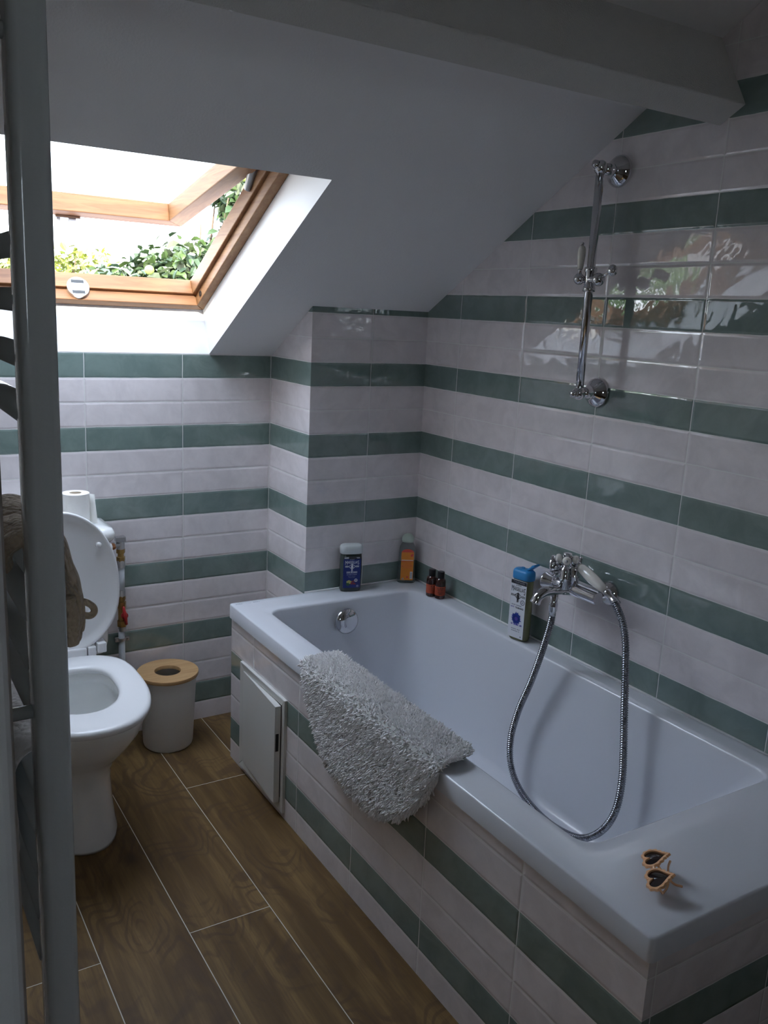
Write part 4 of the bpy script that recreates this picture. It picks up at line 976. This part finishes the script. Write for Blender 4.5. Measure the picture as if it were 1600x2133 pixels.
fr_v.tube(catmull([GP(-.0060, .0165, .002), GP(0, .0150, .0035), GP(.0060, .0165, .002)], 5), .0026, 10)
fr_v.build('frame', M['peach'], sg, auto=True)
for sgn in (-1, 1):
    mb = MB(); a_ = GP(sgn * .056, .012, -.004)
    if sgn < 0: pts_ = [GP(-.050, .014, -.001), GP(-.051, .015, -.005), GP(-.047, .017, -.0095), GP(-.02, .022, -.0115), GP(.024, .038, -.0150), GP(.034, .052, -.0190)]
    else: pts_ = [GP(.050, .014, -.001), GP(.051, .018, -.007), GP(.047, .020, -.0135), GP(.02, .030, -.0185), GP(-.026, .036, -.0200), GP(-.042, .042, -.0190)]
    mb.tube(catmull(pts_, 6), .0020, 10); mb.build('temple', M['peach'], sg, smooth=True)

# ================================================================== fluffy bath mat over the rim
bm_ = empty('bath_mat', (0.42, -1.16, ZR), 'fluffy pale grey bath mat hanging over the front rim of the bathtub', 'bath mat')
# section path across the rim: from the inner edge outwards, then down the front
def mat_path(q):
    """q metres along the cloth from the rim's inner edge; returns x,z and outward normal"""
    xi = 0.488; r = 0.014; xo = XA - .010; top = ZR + .003
    flat = xi - xo - r
    if q <= flat: return Vector((xi - q, 0, top)), Vector((0, 0, 1))
    q2 = q - flat; arc = r * PI / 2
    if q2 <= arc:
        a = q2 / r; return Vector((xo + r - r * math.sin(a), 0, top - r + r * math.cos(a))), Vector((-math.sin(a), 0, math.cos(a)))
    q3 = q2 - arc; return Vector((xo - .02 * min(1, q3 / .15) ** 2 * .5, 0, top - r - q3)), Vector((-1, 0, 0))
QM = 0.104 + 0.235 
bot = [(-.858, .0), (-.880, .052), (-.907, .095), (-.960, .150), (-1.026, .202), (-1.127, .216), (-1.20, .219), (-1.265, .212), (-1.364, .166), (-1.410, .120), (-1.4497, .068), (-1.470, .020), (-1.484, .0)]
def drop(y):
    if y >= bot[0][0] or y <= bot[-1][0]: return 0
    for (ya, a), (yb, b) in zip(bot, bot[1:]):
        if yb <= y <= ya:
            t = (ya - y) / (ya - yb); return a + (b - a) * t
    return 0
def qstart(y):   # how far in from the inner rim edge the mat begins
    t = (-.815 - y) / (1.475 - .815)
    e = min(t, 1 - t)
    return 0.0 + (0.055 * max(0, 1 - e / .06) ** 2)
NY, NQ = 70, 34
Y0, Y1 = -.832, -1.478
grid = []
for i in range(NY + 1):
    y = Y0 + (Y1 - Y0) * i / NY
    q0 = qstart(y); q1 = 0.104 + drop(y) + .008
    row = []
    for j in range(NQ + 1):
        q = q0 + (q1 - q0) * j / NQ
        p, nn = mat_path(q)
        t_ = i / NY
        lift = .012 * max(0, (t_ - .93) / .07) ** 2 * (1 if q < .10 else .3)
        e = min(1.0, min(j, NQ - j) * .5 + .15) * min(1.0, min(i, NY - i) * .45 + .15)
        row.append((Vector((p.x, y, p.z + lift)), nn, e))
    grid.append(row)
top_v = [[p + nn * (.004 + .010 * e) for p, nn, e in r] for r in grid]; bot_v = [[p + nn * .001 for p, nn, e in r] for r in grid]
mb = MB(); n1 = NQ + 1
v = [p - bm_.location for r in top_v for p in r] + [p - bm_.location for r in bot_v for p in r]; tot = (NY + 1) * n1; f = []
for i in range(NY):
    for j in range(NQ):
        a = i*n1 + j; f.append((a, a+1, a+1+n1, a+n1)); f.append((tot+a, tot+a+n1, tot+a+1+n1, tot+a+1))
for i in range(NY):
    for j in (0, NQ):
        a = i*n1 + j; f.append((a, a+n1, tot+a+n1, tot+a))
for j in range(NQ):
    for i in (0, NY):
        a = i*n1 + j; f.append((a, a+1, tot+a+1, tot+a))
mb.add(v, f); mb.build('backing', M['matback'], bm_, smooth=True)
rng = random.Random(5); tv = []; tf = []
def tuft(base, nrm, L_, r_, bend):
    t1 = nrm.orthogonal().normalized(); t2 = nrm.cross(t1); a0 = rng.uniform(0, 6.28); n0 = len(tv)
    for lv, (h_, rr_) in enumerate(((0, 1.0), (.45, .95), (.8, .75), (1.0, .35))):
        c_ = base + nrm * L_ * h_ + bend * (h_ ** 1.6)
        for k in range(4):
            a = a0 + k * PI / 2 + lv * .5; tv.append(c_ + (t1 * math.cos(a) + t2 * math.sin(a)) * r_ * rr_)
    for lv in range(3):
        for k in range(4):
            a = n0 + lv*4 + k; b = n0 + lv*4 + (k+1) % 4; tf.append((a, b, b+4, a+4))
    tf.append((n0+12, n0+13, n0+14, n0+15))
NT = 17000
for _ in range(NT):
    fi = rng.uniform(0, NY - .001); fj = rng.uniform(0, NQ - .001)
    if rng.random() > (0.5 + 0.5 * min(1, (0.11 + drop(Y0 + (Y1-Y0)*fi/NY)) / .3)): continue
    i, j = int(fi), int(fj); u_, w_ = fi - i, fj - j
    p = (top_v[i][j] * (1-u_) + top_v[i+1][j] * u_) * (1-w_) + (top_v[i][j+1] * (1-u_) + top_v[i+1][j+1] * u_) * w_
    nn = grid[i][j][1]
    ed = Vector((0, 0, 0))
    if fi < 3: ed += Vector((0, .6, 0))
    if fi > NY - 3: ed += Vector((0, -.6, 0))
    if fj > NQ - 2: ed += Vector((0, 0, -.8))
    if fj < 2: ed += Vector((.5, 0, 0))
    nn2 = (nn + ed + Vector((rng.gauss(0, .5), rng.gauss(0, .5), rng.gauss(0, .5)))).normalized()
    Lt_ = rng.uniform(.0075, .0125)
    grav = Vector((rng.gauss(0, .0022), rng.gauss(0, .0022), -.0035 if nn.x < -.3 else rng.gauss(0, .0012)))
    tuft(p - nn * .003 - bm_.location, nn2, Lt_, rng.uniform(.0016, .0029), grav)
pyd('pile', tv, tf, M['mat'], bm_, smooth=True, fix=False)

# ================================================================== outside
def leaves(blobs, n, size, seed, sparse=0.0):
    rg = random.Random(seed); v = []; f = []
    for (c, r, share) in blobs:
        for _ in range(int(n * share)):
            while True:
                q = Vector((rg.uniform(-1, 1), rg.uniform(-1, 1), rg.uniform(-1, 1)))
                if q.length <= 1: break
            q = q * (1 - .25 * rg.random()) if q.length > .6 else q * 1.3
            q *= 1 + .28 * noise.noise(Vector((q.x*2.3 + c[0], q.y*2.3 + seed, q.z*2.3)))
            p = Vector((c[0] + q.x*r[0], c[1] + q.y*r[1], c[2] + q.z*r[2]))
            s = size * rg.uniform(.6, 1.25)
            d_ = Vector((rg.gauss(0, 1), rg.gauss(0, 1), rg.gauss(-.35, .7))).normalized(); u_ = Vector((rg.gauss(0, .6), rg.gauss(0, .6), 1)).normalized()
            sd = d_.cross(u_).normalized(); nn = sd.cross(d_)
            k = len(v); fold = nn * s * .10
            v += [p, p + d_*s*.30 + sd*s*.30 + fold, p + d_*s*.68 + sd*s*.24 + fold*.6, p + d_*s - nn*s*.12, p + d_*s*.68 - sd*s*.24 + fold*.6, p + d_*s*.30 - sd*s*.30 + fold, p + d_*s*.5 - fold*.4]
            f += [(k, k+1, k+6), (k+1, k+2, k+6), (k+2, k+3, k+6), (k+3, k+4, k+6), (k+4, k+5, k+6), (k+5, k, k+6)]
    return v, f
def tree(name, base, blobs, n, size, lm, seed, label, fruit=0):
    t = empty(name, base, label, 'tree')
    loc = Vector(base)
    v, f = leaves(blobs, n, size, seed)
    pyd('foliage', [p - loc for p in v], f, lm, t, fix=False)
    mb = MB(); rg = random.Random(seed + 1)
    cmid = Vector(blobs[0][0])
    top = cmid + Vector((0, 0, -.15))
    mb.tube(catmull([Vector((0, 0, 0)), (top - loc) * .35 + Vector((.08, .05, 0)), (top - loc) * .7, top - loc], 5), [.09 - .0045*k for k in range(16)], 10)
    for c, r, s_ in blobs:
        for k in range(5):
            e = Vector(c) + Vector((rg.uniform(-.8, .8)*r[0], rg.uniform(-.8, .8)*r[1], rg.uniform(-.3, .8)*r[2])) - loc
            s0 = (top - loc) * .8; mb.tube(catmull([s0, s0.lerp(e, .5) + Vector((0, 0, .06)), e], 5), [.022 - .0018*q for q in range(11)], 6)
    mb.build('trunk', M['bark'], t, smooth=True)
    for k in range(fruit):
        c, r, s_ = blobs[k % len(blobs)]
        d_ = Vector((rg.uniform(-.8, .8), -rg.uniform(.55, .95), rg.uniform(-.7, .7))).normalized()
        p = Vector((c[0] + d_.x*r[0], c[1] + d_.y*r[1], c[2] + d_.z*r[2])) - loc
        mb = MB(); mb.sphere(p, .026, 14, 10); mb.build('fruit', M['fruit'], t, smooth=True)
    return t
tree('fruit_tree', (1.3, 2.5, -2.9), [((1.12, 2.25, 1.50), (.40, .45, .36), .44), ((.74, 2.45, 1.42), (.36, .40, .27), .22), ((.45, 2.6, 1.30), (.30, .35, .24), .10), ((1.50, 2.3, 1.66), (.30, .30, .34), .14), ((1.50, 2.25, 2.05), (.20, .22, .24), .10)], 6000, .078, M['leaf'], 11,
     'green-leaved fruit tree with small pale fruits seen through the roof window', fruit=9)
tree('shrub', (0.9, 5.2, -2.9), [((.95, 5.2, 1.48), (.85, .5, .46), 1.0)], 3600, .07, M['leafy'], 21, 'sunlit yellow-green tree farther off, at the left behind the fruit tree')
tree('garden_tree', (-3.4, 2.9, -2.9), [((-3.35, 2.8, 2.1), (.95, .6, .45), .75), ((-2.6, 2.7, 1.55), (.35, .4, .25), .25)], 2600, .09, M['leafg'], 31, 'leafy garden tree mirrored in the glossy wall tiles beside the shower rail')
